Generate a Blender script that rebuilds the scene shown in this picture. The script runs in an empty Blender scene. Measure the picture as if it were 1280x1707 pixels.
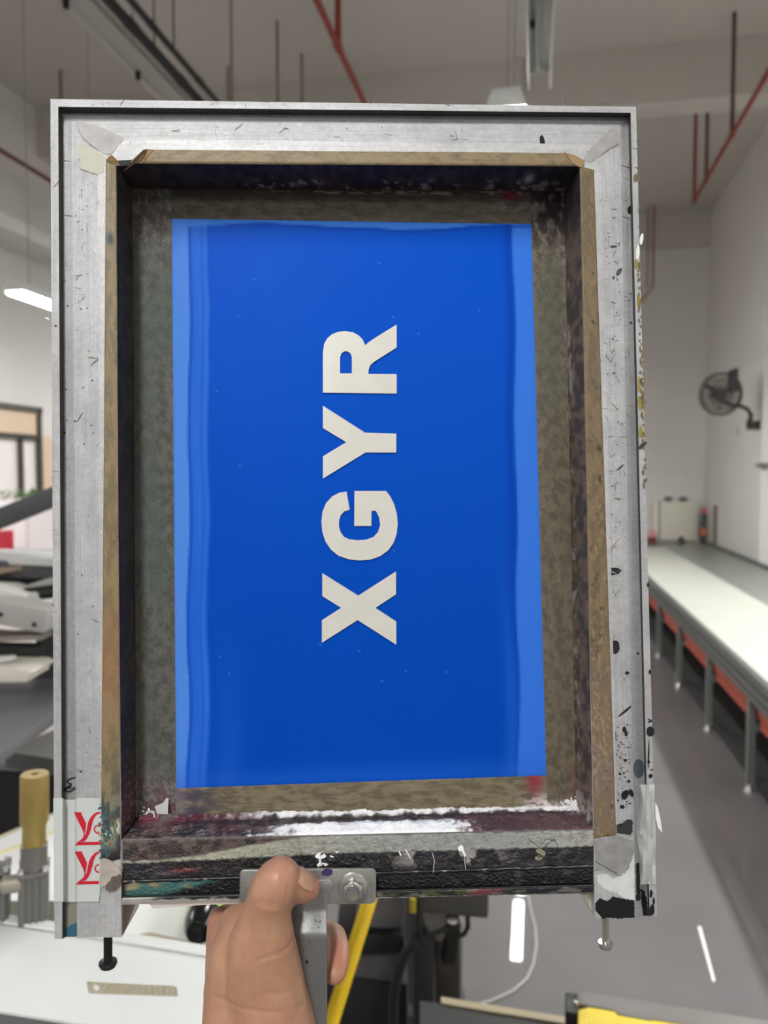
import bpy, bmesh, math, random
from mathutils import Vector, Matrix, noise

random.seed(7)
SC = bpy.context.scene
COL = SC.collection

# ------------------------------------------------------------------ camera
F = 1280.0                      # focal length in pixels of the 1280x1707 frame
CX, CY = 640.0, 853.5
EYE = Vector((0, 0, 1.65))
PITCH = math.atan(62 / F)
YAW = math.atan(253 * math.cos(PITCH) / F)
cam_data = bpy.data.cameras.new('camera')
cam = bpy.data.objects.new('camera', cam_data)
COL.objects.link(cam)
cam.location = EYE
cam.rotation_euler = (math.pi / 2 - PITCH, 0, YAW)
cam_data.sensor_fit = 'HORIZONTAL'
cam_data.sensor_width = 36
cam_data.lens = 36
cam_data.clip_start = 0.02
cam_data.dof.use_dof = True
cam_data.dof.focus_distance = 0.43
cam_data.dof.aperture_fstop = 12
SC.camera = cam
RC = Matrix.Rotation(YAW, 3, 'Z') @ Matrix.Rotation(math.pi / 2 - PITCH, 3, 'X')

# ------------------------------------------------------------------ light, exposure
world = bpy.data.worlds.new('world')
SC.world = world
world.use_nodes = True
world.node_tree.nodes['Background'].inputs[0].default_value = (.8, .85, .9, 1)
world.node_tree.nodes['Background'].inputs[1].default_value = 0.3
SC.view_settings.view_transform = 'Standard'
SC.view_settings.look = 'None'
SC.view_settings.gamma = 1
SC.view_settings.use_curve_mapping = False
SC.view_settings.exposure = 1.35
LAMP_STRENGTH = 34.0
try:
    SC.cycles.use_denoising = True
    SC.cycles.max_bounces = 10
    SC.cycles.diffuse_bounces = 6
    SC.cycles.sample_clamp_indirect = 6
except Exception:
    pass


# ------------------------------------------------------------------ pixel helpers
def cdir(px, py):
    return Vector(((px - CX) / F, -(py - CY) / F, -1))


def ray(px, py):
    return RC @ cdir(px, py)


def on_z(px, py, z):
    d = ray(px, py)
    return EYE + d * ((z - EYE.z) / d.z)


def on_x(px, py, x):
    d = ray(px, py)
    return EYE + d * (x / d.x)


def on_y(px, py, y):
    d = ray(px, py)
    return EYE + d * (y / d.y)


def at_d(px, py, d):
    return EYE + ray(px, py) * d


# ------------------------------------------------------------------ colour helpers
def lin(c):
    out = []
    for v in c[:3]:
        v = v / 255.0
        out.append(v / 12.92 if v <= .04045 else ((v + .055) / 1.055) ** 2.4)
    return tuple(out)


def mix(a, b, t):
    t = max(0.0, min(1.0, t))
    return tuple(x + (y - x) * t for x, y in zip(a, b))


def sst(a, b, x):
    t = max(0.0, min(1.0, (x - a) / (b - a) if b != a else 0))
    return t * t * (3 - 2 * t)


def nz(x, y, sx, sy, seed=0.0, octs=3):
    return .5 + .5 * noise.fractal(Vector((x * sx + seed * 7.31, y * sy + seed * 3.17, seed * 1.7)), .9, 2.1, octs)


MATS = {}


def mat(name, rgb, rough=.5, metal=0.0, var=0.0, scale=8.0, stretch=(1, 1, 1), bump=0.0, bscale=60.0,
        emit=None, spec=None, coat=0.0, var_rgb=None, sss=0.0, trans=0.0, alpha=1.0):
    if name in MATS:
        return MATS[name]
    m = bpy.data.materials.new(name)
    m.use_nodes = True
    nt = m.node_tree
    b = nt.nodes['Principled BSDF']
    base = lin(rgb)
    b.inputs['Base Color'].default_value = (*base, 1)
    b.inputs['Roughness'].default_value = rough
    b.inputs['Metallic'].default_value = metal
    if spec is not None:
        b.inputs['Specular IOR Level'].default_value = spec
    if coat:
        b.inputs['Coat Weight'].default_value = coat
        b.inputs['Coat Roughness'].default_value = .015
    if sss:
        b.inputs['Subsurface Weight'].default_value = sss
        b.inputs['Subsurface Radius'].default_value = (.006, .0025, .0015)
        b.inputs['Subsurface Scale'].default_value = .6
    if trans:
        b.inputs['Transmission Weight'].default_value = trans
    if alpha < 1:
        b.inputs['Alpha'].default_value = alpha
    if emit:
        b.inputs['Emission Color'].default_value = (*lin(emit[0]), 1)
        b.inputs['Emission Strength'].default_value = emit[1]
    if var or bump:
        tc = nt.nodes.new('ShaderNodeTexCoord')
        mp = nt.nodes.new('ShaderNodeMapping')
        mp.inputs['Scale'].default_value = stretch
        nt.links.new(tc.outputs['Object'], mp.inputs['Vector'])
    if var:
        n = nt.nodes.new('ShaderNodeTexNoise')
        n.inputs['Scale'].default_value = scale
        n.inputs['Detail'].default_value = 6
        nt.links.new(mp.outputs['Vector'], n.inputs['Vector'])
        mr = nt.nodes.new('ShaderNodeMapRange')
        mr.inputs['From Min'].default_value = .3
        mr.inputs['From Max'].default_value = .7
        nt.links.new(n.outputs['Fac'], mr.inputs['Value'])
        mx = nt.nodes.new('ShaderNodeMix')
        mx.data_type = 'RGBA'
        other = lin(var_rgb) if var_rgb else tuple(c * (1 - var) for c in base)
        hi = base if var_rgb else tuple(min(1, c * (1 + var)) for c in base)
        mx.inputs['A'].default_value = (*other, 1)
        mx.inputs['B'].default_value = (*hi, 1)
        nt.links.new(mr.outputs['Result'], mx.inputs['Factor'])
        nt.links.new(mx.outputs['Result'], b.inputs['Base Color'])
    if bump:
        n2 = nt.nodes.new('ShaderNodeTexNoise')
        n2.inputs['Scale'].default_value = bscale
        n2.inputs['Detail'].default_value = 5
        nt.links.new(mp.outputs['Vector'], n2.inputs['Vector'])
        bp = nt.nodes.new('ShaderNodeBump')
        bp.inputs['Strength'].default_value = bump
        bp.inputs['Distance'].default_value = .002
        nt.links.new(n2.outputs['Fac'], bp.inputs['Height'])
        nt.links.new(bp.outputs['Normal'], b.inputs['Normal'])
    MATS[name] = m
    return m


def vmat(name, rough=.5, metal=0.0, coat=0.0, bump=0.0, bscale=900, spec=.5):
    """material whose pigment comes from the mesh's own colour attribute"""
    if name in MATS:
        return MATS[name]
    m = mat(name, (128, 128, 128), rough, metal, bump=bump, bscale=bscale, coat=coat, spec=spec)
    nt = m.node_tree
    a = nt.nodes.new('ShaderNodeAttribute')
    a.attribute_name = 'Col'
    nt.links.new(a.outputs['Color'], nt.nodes['Principled BSDF'].inputs['Base Color'])
    return m


# ------------------------------------------------------------------ mesh builder
def frame_of(d):
    d = d.normalized()
    a = Vector((0, 0, 1)) if abs(d.z) < .9 else Vector((1, 0, 0))
    x = d.cross(a).normalized()
    return x, d.cross(x).normalized()


class MB:
    def __init__(self):
        self.v, self.f = [], []

    def add(self, vs, fs):
        o = len(self.v)
        self.v += [Vector(p) for p in vs]
        self.f += [tuple(i + o for i in f) for f in fs]
        return self

    def box(self, lo, hi):
        x0, y0, z0 = lo
        x1, y1, z1 = hi
        return self.add([(x0, y0, z0), (x1, y0, z0), (x1, y1, z0), (x0, y1, z0), (x0, y0, z1), (x1, y0, z1), (x1, y1, z1), (x0, y1, z1)],
                        [(0, 3, 2, 1), (4, 5, 6, 7), (0, 1, 5, 4), (1, 2, 6, 5), (2, 3, 7, 6), (3, 0, 4, 7)])

    def prism(self, poly, off):
        """polygon of 3D points extruded by the vector off"""
        n = len(poly)
        off = Vector(off)
        a = [Vector(p) for p in poly]
        return self.add(a + [p + off for p in a],
                        [tuple(range(n)), tuple(range(2 * n - 1, n - 1, -1))] +
                        [((i + 1) % n, i, i + n, (i + 1) % n + n) for i in range(n)])

    def bar(self, p, q, w, h, up=(0, 0, 1)):
        p, q, up = Vector(p), Vector(q), Vector(up)
        d = (q - p).normalized()
        s = d.cross(up).normalized() * (w / 2)
        t = s.cross(d).normalized() * (h / 2)
        return self.prism([p - s - t, p + s - t, p + s + t, p - s + t], q - p)

    def tube(self, pts, r, seg=10, cap=True):
        pts = [Vector(p) for p in pts]
        rs = r if isinstance(r, (list, tuple)) else [r] * len(pts)
        vs, fs = [], []
        x = None
        for i, p in enumerate(pts):
            d = (pts[min(i + 1, len(pts) - 1)] - pts[max(i - 1, 0)]).normalized()
            if x is None:
                x, _ = frame_of(d)
            x = (x - d * x.dot(d)).normalized()
            y = d.cross(x)
            for k in range(seg):
                a = 2 * math.pi * k / seg
                vs.append(p + (x * math.cos(a) + y * math.sin(a)) * rs[i])
        for i in range(len(pts) - 1):
            for k in range(seg):
                k2 = (k + 1) % seg
                fs.append((i * seg + k, i * seg + k2, (i + 1) * seg + k2, (i + 1) * seg + k))
        if cap:
            fs.append(tuple(range(seg - 1, -1, -1)))
            fs.append(tuple((len(pts) - 1) * seg + k for k in range(seg)))
        return self.add(vs, fs)

    def lathe(self, base, axis, prof, seg=24):
        """profile of (radius, height) pairs about an axis"""
        base, axis = Vector(base), Vector(axis).normalized()
        x, y = frame_of(axis)
        vs, fs = [], []
        for r, h in prof:
            for k in range(seg):
                a = 2 * math.pi * k / seg
                vs.append(base + axis * h + (x * math.cos(a) + y * math.sin(a)) * max(r, 1e-5))
        for i in range(len(prof) - 1):
            for k in range(seg):
                k2 = (k + 1) % seg
                fs.append((i * seg + k, i * seg + k2, (i + 1) * seg + k2, (i + 1) * seg + k))
        fs.append(tuple(range(seg - 1, -1, -1)))
        fs.append(tuple((len(prof) - 1) * seg + k for k in range(seg)))
        return self.add(vs, fs)

    def ball(self, c, r, seg=14, sc=(1, 1, 1)):
        vs, fs = [], []
        rings = seg // 2
        c = Vector(c)
        for i in range(rings + 1):
            th = math.pi * i / rings
            for k in range(seg):
                a = 2 * math.pi * k / seg
                vs.append(c + Vector((math.sin(th) * math.cos(a) * r * sc[0], math.sin(th) * math.sin(a) * r * sc[1], math.cos(th) * r * sc[2])))
        for i in range(rings):
            for k in range(seg):
                k2 = (k + 1) % seg
                fs.append((i * seg + k, i * seg + k2, (i + 1) * seg + k2, (i + 1) * seg + k))
        return self.add(vs, fs)

    def build(self, name, m, parent=None, bevel=0.0, smooth=True, segs=2):
        me = bpy.data.meshes.new(name)
        me.from_pydata([tuple(p) for p in self.v], [], self.f)
        bm = bmesh.new()
        bm.from_mesh(me)
        bmesh.ops.remove_doubles(bm, verts=bm.verts, dist=1e-6)
        bmesh.ops.recalc_face_normals(bm, faces=bm.faces)
        if bevel:
            es = [e for e in bm.edges if len(e.link_faces) == 2 and e.calc_face_angle(0) > .6]
            bmesh.ops.bevel(bm, geom=es, offset=bevel, segments=segs, affect='EDGES', profile=.5, clamp_overlap=True)
        bm.to_mesh(me)
        bm.free()
        if smooth:
            me.shade_smooth()
            me.set_sharp_from_angle(angle=math.radians(35))
        me.materials.append(m)
        o = bpy.data.objects.new(name, me)
        COL.objects.link(o)
        if parent:
            o.parent = parent
        return o


def fill_poly(loops, thick):
    """flat polygon with holes in the xy plane at z=0 (first loop outer), extruded to z=thick -> MB"""
    bm = bmesh.new()
    z0 = loops[0][0][2] if len(loops[0][0]) > 2 else 0
    for lp in loops:
        vs = [bm.verts.new((p[0], p[1], z0)) for p in lp]
        for i in range(len(vs)):
            bm.edges.new((vs[i], vs[(i + 1) % len(vs)]))
    bmesh.ops.triangle_fill(bm, use_beauty=True, use_dissolve=False, edges=bm.edges[:])
    r = bmesh.ops.extrude_face_region(bm, geom=bm.faces[:])
    for e in r['geom']:
        if isinstance(e, bmesh.types.BMVert):
            e.co.z += thick
    mb = MB()
    bm.verts.index_update()
    mb.add([v.co.copy() for v in bm.verts], [tuple(v.index for v in f.verts) for f in bm.faces])
    bm.free()
    return mb


def empty(name, loc=(0, 0, 0), rz=0):
    o = bpy.data.objects.new(name, None)
    o.empty_display_size = .05
    o.location = loc
    o.rotation_euler = (0, 0, rz)
    COL.objects.link(o)
    return o


def tag(o, label=None, cat=None, group=None, kind=None):
    if label:
        o['label'] = label
    if cat:
        o['category'] = cat
    if group:
        o['group'] = group
    if kind:
        o['kind'] = kind
    return o


def struct(mb, name, m, **k):
    return tag(mb.build(name, m, **k), kind='structure')


# ================================================================== THE ROOM
XL, XR, YB, YF, ZC = -5.2, 3.3, -6.0, 12.2, 5.5
paint = mat('wall paint', (214, 211, 207), .75, var=.03, scale=1.5)
ceil_m = mat('ceiling paint', (194, 189, 183), .85, var=.03, scale=.8)

fm = mat('grey epoxy floor', (104, 102, 102), .5, var=.16, scale=1.1, coat=.45, spec=.3)
struct(MB().box((XL, YB, -.1), (XR, YF, 0)), 'floor', fm)
struct(MB().box((XL, YB, ZC), (XR, YF, ZC + .1)), 'ceiling', ceil_m)
struct(MB().box((XL, YF, 0), (XR, YF + .1, ZC)), 'wall_far', paint)
struct(MB().box((XL, YB - .1, 0), (XR, YB, ZC)), 'wall_near', paint)
struct(MB().box((XL - .1, YB, 0), (XL, YF, ZC)), 'wall_left', paint)
struct(MB().box((XR, YB, 0), (XR + .1, YF, ZC)), 'wall_right', paint)
struct(MB().box((2.47, 9.25, 0), (XR, YF, ZC)), 'wall_pier', paint)
for i, yb in enumerate((-2.0, 2.7, 7.41)):
    struct(MB().box((XL, yb, 5.0), (XR, yb + .32, ZC)), 'beam_%d' % (i + 1), ceil_m)
struct(MB().box((XL, 12.02, 5.0), (2.47, YF, ZC)), 'beam_4', ceil_m)

# office front in the left wall: panelling, door and window with dark frames
beige = mat('beige panel', (214, 190, 165), .6)
darkfr = mat('dark aluminium section', (74, 72, 66), .45, .3)
glassw = mat('milky office glass', (236, 228, 226), .2, spec=.6)
Xo = XL


def wx(px, py, off):
    p = on_x(px, py, Xo + off)
    return p


def wall_rect(px0, px1, z0, z1, off0, off1):
    y0, y1 = on_x(px0, 800, Xo).y, on_x(px1, 800, Xo).y
    return MB().box((Xo + off0, y0, z0), (Xo + off1, y1, z1))


zt = on_x(60, 680, Xo).z
zm = on_x(60, 726, Xo).z
struct(wall_rect(62, 330, .0, on_x(70, 727, Xo).z, .0, .03), 'trim_1', beige)
struct(wall_rect(-130, 58, zm, zt - .06, .0, .05), 'trim_2', beige)
w = struct(wall_rect(-130, 57, 0, zm - .03, .01, .03), 'window_1', glassw)
fr = MB()
for a, b, z0, z1 in ((-130, 62, zt - .06, zt), (56, 61, 0, zt), (25, 29, 0, zm), (-60, -56, 0, zm), (-130, 58, zm - .05, zm)):
    y0, y1 = on_x(a, 800, Xo).y, on_x(b, 800, Xo).y
    fr.box((Xo, y0, z0), (Xo + .08, y1, z1))
struct(fr, 'window_frame', darkfr, parent=w)

# ================================================================== LAMPS
lamp_white = mat('lamp housing white', (225, 228, 226), .4)
diff = mat('lamp diffuser', (255, 255, 255), .4, emit=((254, 254, 252), LAMP_STRENGTH))
bolt_m = mat('black bolt', (25, 25, 25), .5)


def lamp(x, y0, y1, label, group, z=3.0, w=.15):
    e = empty('batten_lamp', (x, (y0 + y1) / 2, z))
    tag(e, label, 'lamp', group)
    h = (y1 - y0) / 2
    MB().prism([(-w / 2, -h, .0), (w / 2, -h, .0), (w * .35, -h, .07), (-w * .35, -h, .07)], (0, 2 * h, 0)).build('housing', lamp_white, e)
    pr = [(w / 2 * .95 * math.cos(a), -h + .02, -.001 - .028 * math.sin(a)) for a in [-.5 + (math.pi + 1.0) * i / 10 for i in range(11)]]
    MB().prism(pr, (0, 2 * h - .04, 0)).build('diffuser', diff, e)
    r = MB()
    for yy in (-h * .7, h * .7):
        r.tube([(0, yy, .07), (0, yy, ZC - z)], .004, 6)
    r.build('hanger', mat('hanger wire', (150, 148, 144), .5), e)
    return e


GL = 'batten lamps hung over the workshop'
lamp(-.12, 2.92, 4.1, 'white batten lamp whose bright end peeps over the top of the screen frame', GL)
lamp(-.14, 7.24, 8.3, 'batten lamp behind the frame that mirrors in the floor as a white bar', GL, w=.11)
lamp(-.12, 8.42, 9.5, 'batten lamp behind the frame, next in line beyond the floor-mirrored one', GL, w=.11)
lamp(-3.78, 5.08, 6.3, 'glowing batten lamp near the white office wall left of the frame', GL)
for (x, y) in ((-3.78, 8.0), (-3.78, 1.8), (-3.78, -.8), (-3.78, -3.4), (-.12, -1.7), (-.12, -4.2), (2.3, 1.0), (2.3, 2.6), (2.3, 4.2), (2.3, 5.8), (2.3, -3.4)):  # right-hand row is unseen, added to brighten the pier and far wall
    lamp(x, y, y + 1.2, 'unseen batten lamp outside the picture, lighting the room', 'batten lamps out of view')

# trunking that carries the lamp wires
tr = empty('lamp_trunking', (-.0, 1.9, 3.05))
tag(tr, 'white trunking running overhead to the lamp above the frame', 'trunking')
t = MB()
t.box((-.042, -.9, 0), (-.036, 1.02, .06)).box((.036, -.9, 0), (.042, 1.02, .06)).box((-.042, -.9, .055), (.042, 1.02, .06)).box((-.012, -.9, .03), (-.008, 1.02, .055))
t.build('channel', mat('trunking grey white', (188, 188, 184), .5), tr)
p = on_z(887, 49, 3.08) - Vector((0, 1.9, 3.05))
MB().lathe(p + Vector((0, 0, .025)), (0, 0, -1), [(.0075, 0), (.0075, .02), (.003, .022)], 10).build('bolt', bolt_m, tr)
MB().tube([(0, -.5, .06), (0, -.5, ZC - 3.05)], .004, 6).build('hanger', MATS['hanger wire'], tr)

tr2 = empty('lamp_trunking', (-3.9, 5.2, 3.5))
tag(tr2, 'pale trunking that slopes down to the frame above the glowing lamp at left', 'trunking')
q0, q1 = on_z(-40, 345, 3.8) - Vector((-3.9, 5.2, 3.5)), on_z(200, 470, 3.8) - Vector((-3.9, 5.2, 3.5))
q1.x = q0.x
MB().bar(q0, q1, .10, .07).build('channel', lamp_white, tr2)
MB().tube([q0 * .5 + q1 * .5, (q0 + q1) * .5 + Vector((0, 0, ZC - 3.5))], .004, 6).build('hanger', MATS['hanger wire'], tr2)

tr3 = empty('cable_tray', (-2.3, 4.4, 4.5))
tag(tr3, 'long grey cable tray with black bolts left of the two black conduits', 'cable tray')
q0, q1 = on_z(122, 0, 4.5), on_z(300, 182, 4.5)
q1.x = q0.x
d0 = Vector((-2.3, 4.4, 4.5))
t = MB()
for s in (-.09, .09):
    t.bar(q0 - d0 + Vector((s, -.6, .02)), q1 - d0 + Vector((s, 3, .02)), .015, .05)
t.bar(q0 - d0 + Vector((0, -.6, .04)), q1 - d0 + Vector((0, 3, .04)), .18, .008)
t.build('tray', mat('tray grey', (176, 172, 167), .6), tr3)
for a in ((110, 8), (230, 128)):
    p = on_z(a[0], a[1], 4.5) - d0
    MB().lathe(p, (0, 0, -1), [(.02, -.04), (.02, .02), (.008, .024)], 10).build('bolt', bolt_m, tr3)
MB().tube([(q0 + q1) * .5 - d0 + Vector((0, 0, .05)), (q0 + q1) * .5 - d0 + Vector((0, 0, ZC - 4.5))], .006, 6).build('hanger', MATS['hanger wire'], tr3)

# ================================================================== PIPES UNDER THE CEILING
redp = mat('red pipe paint', (134, 50, 44), .5)
brownp = mat('rusty drop rod', (92, 66, 56), .6)
blackp = mat('black conduit', (24, 26, 24), .5)


def long_pipe(name, label, px0, px1, z, r, m, cat, x_end=None, extend=(0, 0)):
    a, b = on_z(*px0, z), on_z(*px1, z)
    x = (a.x + b.x) / 2
    e = empty(name, (x, a.y, z))
    tag(e, label, cat)
    L = b.y - a.y
    MB().tube([(0, -extend[0], 0), (0, L + extend[1], 0)], r, 12).build('pipe', m, e)
    return e, x, a.y, L


e, x, y0, L = long_pipe('sprinkler_pipe', 'red sprinkler pipe at right ending above the wall fan', (1280, 125), (1155, 335), 4.5, .02, redp, 'pipe', extend=(2.5, 0))
for px, top in ((1157, 205), (1177, 175), (1220, 80)):
    k = (px - 893)
    yy = None
    # drop rod at the depth where the pipe passes that column
    lo, hi = y0 - 1, y0 + L + .05
    for _ in range(40):
        mid = (lo + hi) / 2
        P = RC.transposed() @ (Vector((x, mid, 4.5)) - EYE)
        if CX + F * P.x / -P.z > px:
            lo = mid
        else:
            hi = mid
    MB().tube([(0, lo - y0, 0), (0, lo - y0, ZC - 4.5)], .018, 8).build('drop_rod', brownp if px > 1160 else redp, e)
    MB().lathe((0, lo - y0 - .03, 0), (0, 1, 0), [(.026, 0), (.026, .06)], 12).build('coupling', redp, e)

e, x, y0, L = long_pipe('sprinkler_pipe', 'red sprinkler pipe crossing the ceiling above the middle of the frame', (525, 0), (640, 240), 4.5, .022, redp, 'pipe', extend=(1.5, 1.0))
p = on_z(562, 78, 4.5)
MB().tube([(0, p.y - y0, 0), (0, p.y - y0, ZC - 4.5)], .022, 10).build('riser', redp, e)
MB().lathe((0, p.y - y0 - .04, 0), (0, 1, 0), [(.03, 0), (.03, .08)], 12).build('coupling', redp, e)
e, x, y0, L = long_pipe('sprinkler_pipe', 'thin dark red pipe running down to the frame at its upper left side', (0, 248), (120, 325), 4.4, .02, mat('dark red pipe', (98, 48, 42), .5), 'pipe', extend=(2, 2))
MB().tube([(0, .9, 0), (0, .9, ZC - 4.4)], .01, 8).build('drop_rod', brownp, e)
# far thin red pair beside the upper right edge of the frame
a = on_y(1088, 478, 11.7)
e = empty('sprinkler_pipe', a)
tag(e, 'distant red pipe drop close beside the right edge of the frame', 'pipe')
b = on_y(1072, 498, 11.7) - a
MB().tube([(b.x * 3, 0, b.z * 3), (b.x, 0, b.z), (0, 0, 0), (0, 0, ZC - a.z)], .014, 8).build('pipe', redp, e)
MB().tube([(-.07, .05, 0), (-.07, .05, ZC - a.z)], .011, 8).build('drop_rod', redp, e)

for px0, px1, r, label in (((178, -5), (322, 160), .034, 'thicker black conduit of the pair above the upper left of the frame'),
                           ((212, -5), (354, 160), .022, 'thinner black conduit of the pair, next to the brown ceiling wires')):
    e, x, y0, L = long_pipe('conduit', label, px0, px1, 4.5, r, blackp, 'conduit', extend=(1.5, 2))
    for yy in (.25, .95):
        MB().lathe((0, yy, 0), (0, 1, 0), [(r * 1.14, 0), (r * 1.14, .09)], 12).build('coupling', blackp, e)
    MB().tube([(0, .6, 0), (0, .6, ZC - 4.5)], .006, 6).build('hanger', brownp, e)

for px, yt, yb, lab in ((290, -20, 88, 'thin wire dropping to the black conduits'), (387, -20, 230, 'long thin wire, first right of the black conduits'),
                        (380, 110, 230, 'short grey hanger rod beside the long thin wire'), (462, 35, 230, 'grey hanger rod with its top well below the picture edge'),
                        (503, 90, 230, 'short grey hanger rod just left of the red pipe'), (657, 150, 230, 'short dark rod tip over the middle of the frame top')):
    zc_d = 6.2 if yt > 0 else 5.0
    a = at_d(px, yb, zc_d)
    top = ZC
    if yt > 0:      # depth where the ceiling shows at that height
        q = on_z(px, yt, ZC)
        a = Vector((q.x, q.y, on_y(px, yb, q.y).z))
    e = tag(MB().tube([a, (a.x, a.y, top)], .012 if yt > 0 else .006, 8).build('hanger_rod', brownp if yt < 0 else mat('grey rod', (112, 106, 100), .6)), lab, 'rod', 'rods hanging from the ceiling')

# ================================================================== LONG PRINTING TABLE, RIGHT
alu = mat('table aluminium', (128, 130, 128), .4, .7)
ZT = .66
tb = empty('printing_table', (1.09, 2.6, 0))
tag(tb, 'long low printing table with white strip and grey bed running along the right wall', 'table')
TL = 9.3
MB().box((0, 0, ZT - .05), (1.33, TL, ZT - .004)).build('bed', mat('grey green bed', (128, 134, 127), .3, var=.08, scale=2), tb)
MB().box((.012, .1, ZT - .004), (.64, TL - .9, ZT)).build('printing_strip', mat('white coated strip', (192, 194, 184), .5, var=.05, scale=5, stretch=(1, 4, 1)), tb)
r = MB()
r.box((-.015, 0, ZT - .06), (.01, TL, ZT - .012)).box((-.025, 0, ZT - .10), (.01, TL, ZT - .07)).box((-.018, 0, ZT - .15), (.012, TL, ZT - .115)).box((0, 0, ZT - .15), (.02, TL, ZT - .05))
r.build('edge_rail', alu, tb)
MB().box((1.30, 0, ZT - .05), (1.345, TL, ZT + .03)).build('back_rail', mat('dark back rail', (96, 98, 95), .5), tb)
MB().box((.02, TL - .03, ZT), (1.3, TL, ZT + .035)).build('end_stop', mat('bed end stop', (150, 150, 142), .5), tb)
legm = mat('table leg steel', (150, 154, 150), .35, .6)
foot = mat('bright levelling foot', (220, 220, 220), .2, .8)
for i, yy in enumerate((3.2, 4.22, 5.2, 6.25, 7.25, 8.3, 9.4, 10.6, 11.6)):
    l = MB().box((.0, yy - 2.62, .045), (.035, yy - 2.58, ZT - .14)).build('leg', legm, tb)
    MB().lathe((.017, yy - 2.6, .0), (0, 0, 1), [(.026, 0), (.026, .01), (.012, .03), (.012, .05)], 14).build('foot', foot, l)
    l = MB().box((1.25, yy - 2.62, .045), (1.285, yy - 2.58, ZT - .05)).build('leg', legm, tb)
    MB().lathe((1.267, yy - 2.6, .0), (0, 0, 1), [(.026, 0), (.026, .01), (.012, .03), (.012, .05)], 14).build('foot', foot, l)
    MB().box((.03, yy - 2.615, .325), (1.26, yy - 2.585, .36)).build('crossbar', legm, tb)
MB().box((.30, .3, .2), (.32, TL - .2, .235)).build('lower_rail', legm, tb)
MB().box((.06, .3, .02), (1.24, TL - .2, .06)).build('lower_shelf', mat('dark lower shelf', (46, 46, 47), .6), tb)
om = mat('orange red tray', (186, 86, 66), .5, var=.08, scale=6)
labs = ('orange red tray nearest the camera under the long table', 'orange red tray, second from the nearest table leg', 'orange red tray, third one along under the table',
        'orange red tray, fourth one along, close to the frame edge', 'orange red tray deepest under the table beside the frame')
for i, (a, b) in enumerate(((3.27, 4.13), (4.3, 5.1), (5.3, 6.13), (6.36, 7.1), (7.36, 8.1))):
    o = MB().prism([(1.16, a, .36), (1.16, a, .37), (1.118, a, .49), (1.106, a, .49), (1.135, a, .36)], (0, b - a, 0)).box((1.13, a, .361), (1.75, b, .371)).build('tray', om)
    tag(o, labs[i], 'tray', 'orange trays under the printing table')
tag(MB().box((1.24, 3.35, .06), (1.9, 3.95, .29)).build('bin', mat('teal plastic bin', (20, 92, 112), .5)), 'teal blue bin low under the table at the picture edge', 'bin')

# ---- far end clutter
cb = empty('cabinet', (1.75, 12.0, 0))
tag(cb, 'cream metal cabinet standing against the far wall behind the table', 'cabinet')
xa, xb = on_y(1100, 860, 11.98).x - 1.75, on_y(1163, 860, 11.98).x - 1.75
zt_ = on_y(1130, 836, 11.98).z
crm = mat('cream cabinet enamel', (206, 203, 188), .5)
MB().box((xa, -.02, 0), (xb, .19, zt_)).build('body', crm, cb, bevel=.01)
MB().box((xa + .06, -.04, .15), (xb - .05, -.02, zt_ - .05)).build('door', crm, cb, bevel=.004)
MB().box((xa - .1, -.03, .0), (xa - .02, .19, zt_ - .02)).build('side_post', mat('pale post', (222, 216, 210), .6), cb)
for px in (1115, 1140):
    xx = on_y(px, 832, 11.98).x
    tag(MB().ball((xx, 12.05, zt_ + .035), .05, 12, (1.3, 1, .7)).build('bowl', mat('dark dish', (104, 98, 95), .5)),
        'small dark dish on the cream cabinet, the one %s' % ('nearer the frame' if px < 1120 else 'nearer the teal canister'), 'dish', 'dark dishes on the cabinet')
tag(MB().lathe((on_y(1136, 888, 11.7).x, 11.7, ZT), (0, 0, 1), [(.045, 0), (.05, .04), (.03, .09), (.01, .1)], 14).build('ink_pot', mat('dark green pot', (60, 66, 54), .5)), 'small dark pot on the far end of the long table', 'pot')
xx = on_y(1172, 870, 11.8).x
cn = empty('canister', (xx, 11.75, ZT + .0))
tag(cn, 'tall dark teal canister with red cap on the far table corner', 'canister')
MB().lathe((0, 0, 0), (0, 0, 1), [(.038, 0), (.038, .40), (.028, .45)], 16).build('body', mat('dark teal plastic', (20, 52, 60), .4), cn)
MB().lathe((0, 0, .44), (0, 0, 1), [(.03, 0), (.03, .06), (.016, .08)], 16).build('cap', mat('red cap', (186, 40, 60), .4), cn)
MB().lathe((0, 0, .12), (0, 0, 1), [(.0392, 0), (.0392, .1)], 16).build('band', mat('orange band', (190, 92, 62), .5), cn)
xx = on_y(1192, 870, 11.4).x
tag(MB().box((xx - .03, 11.3, ZT), (xx + .045, 11.4, on_y(1192, 842, 11.35).z)).build('post', mat('brown grey post', (112, 98, 92), .6), bevel=.006), 'brown grey post standing at the table edge by the wall', 'post')
pk = empty('flower_pot', (on_y(1087, 880, 11.6).x, 11.6, ZT))
tag(pk, 'pink flowers in a small pot right beside the frame edge', 'flower pot')
MB().lathe((0, 0, 0), (0, 0, 1), [(.05, 0), (.065, .09), (.06, .09)], 14).build('pot', mat('maroon pot', (116, 60, 60), .6), pk)
b = MB()
for i in range(16):
    b.ball((random.uniform(-.06, .06), random.uniform(-.05, .05), .12 + random.uniform(-.02, .06)), .022, 8)
b.build('blossom', mat('pink blossom', (226, 160, 172), .6), pk)

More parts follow.
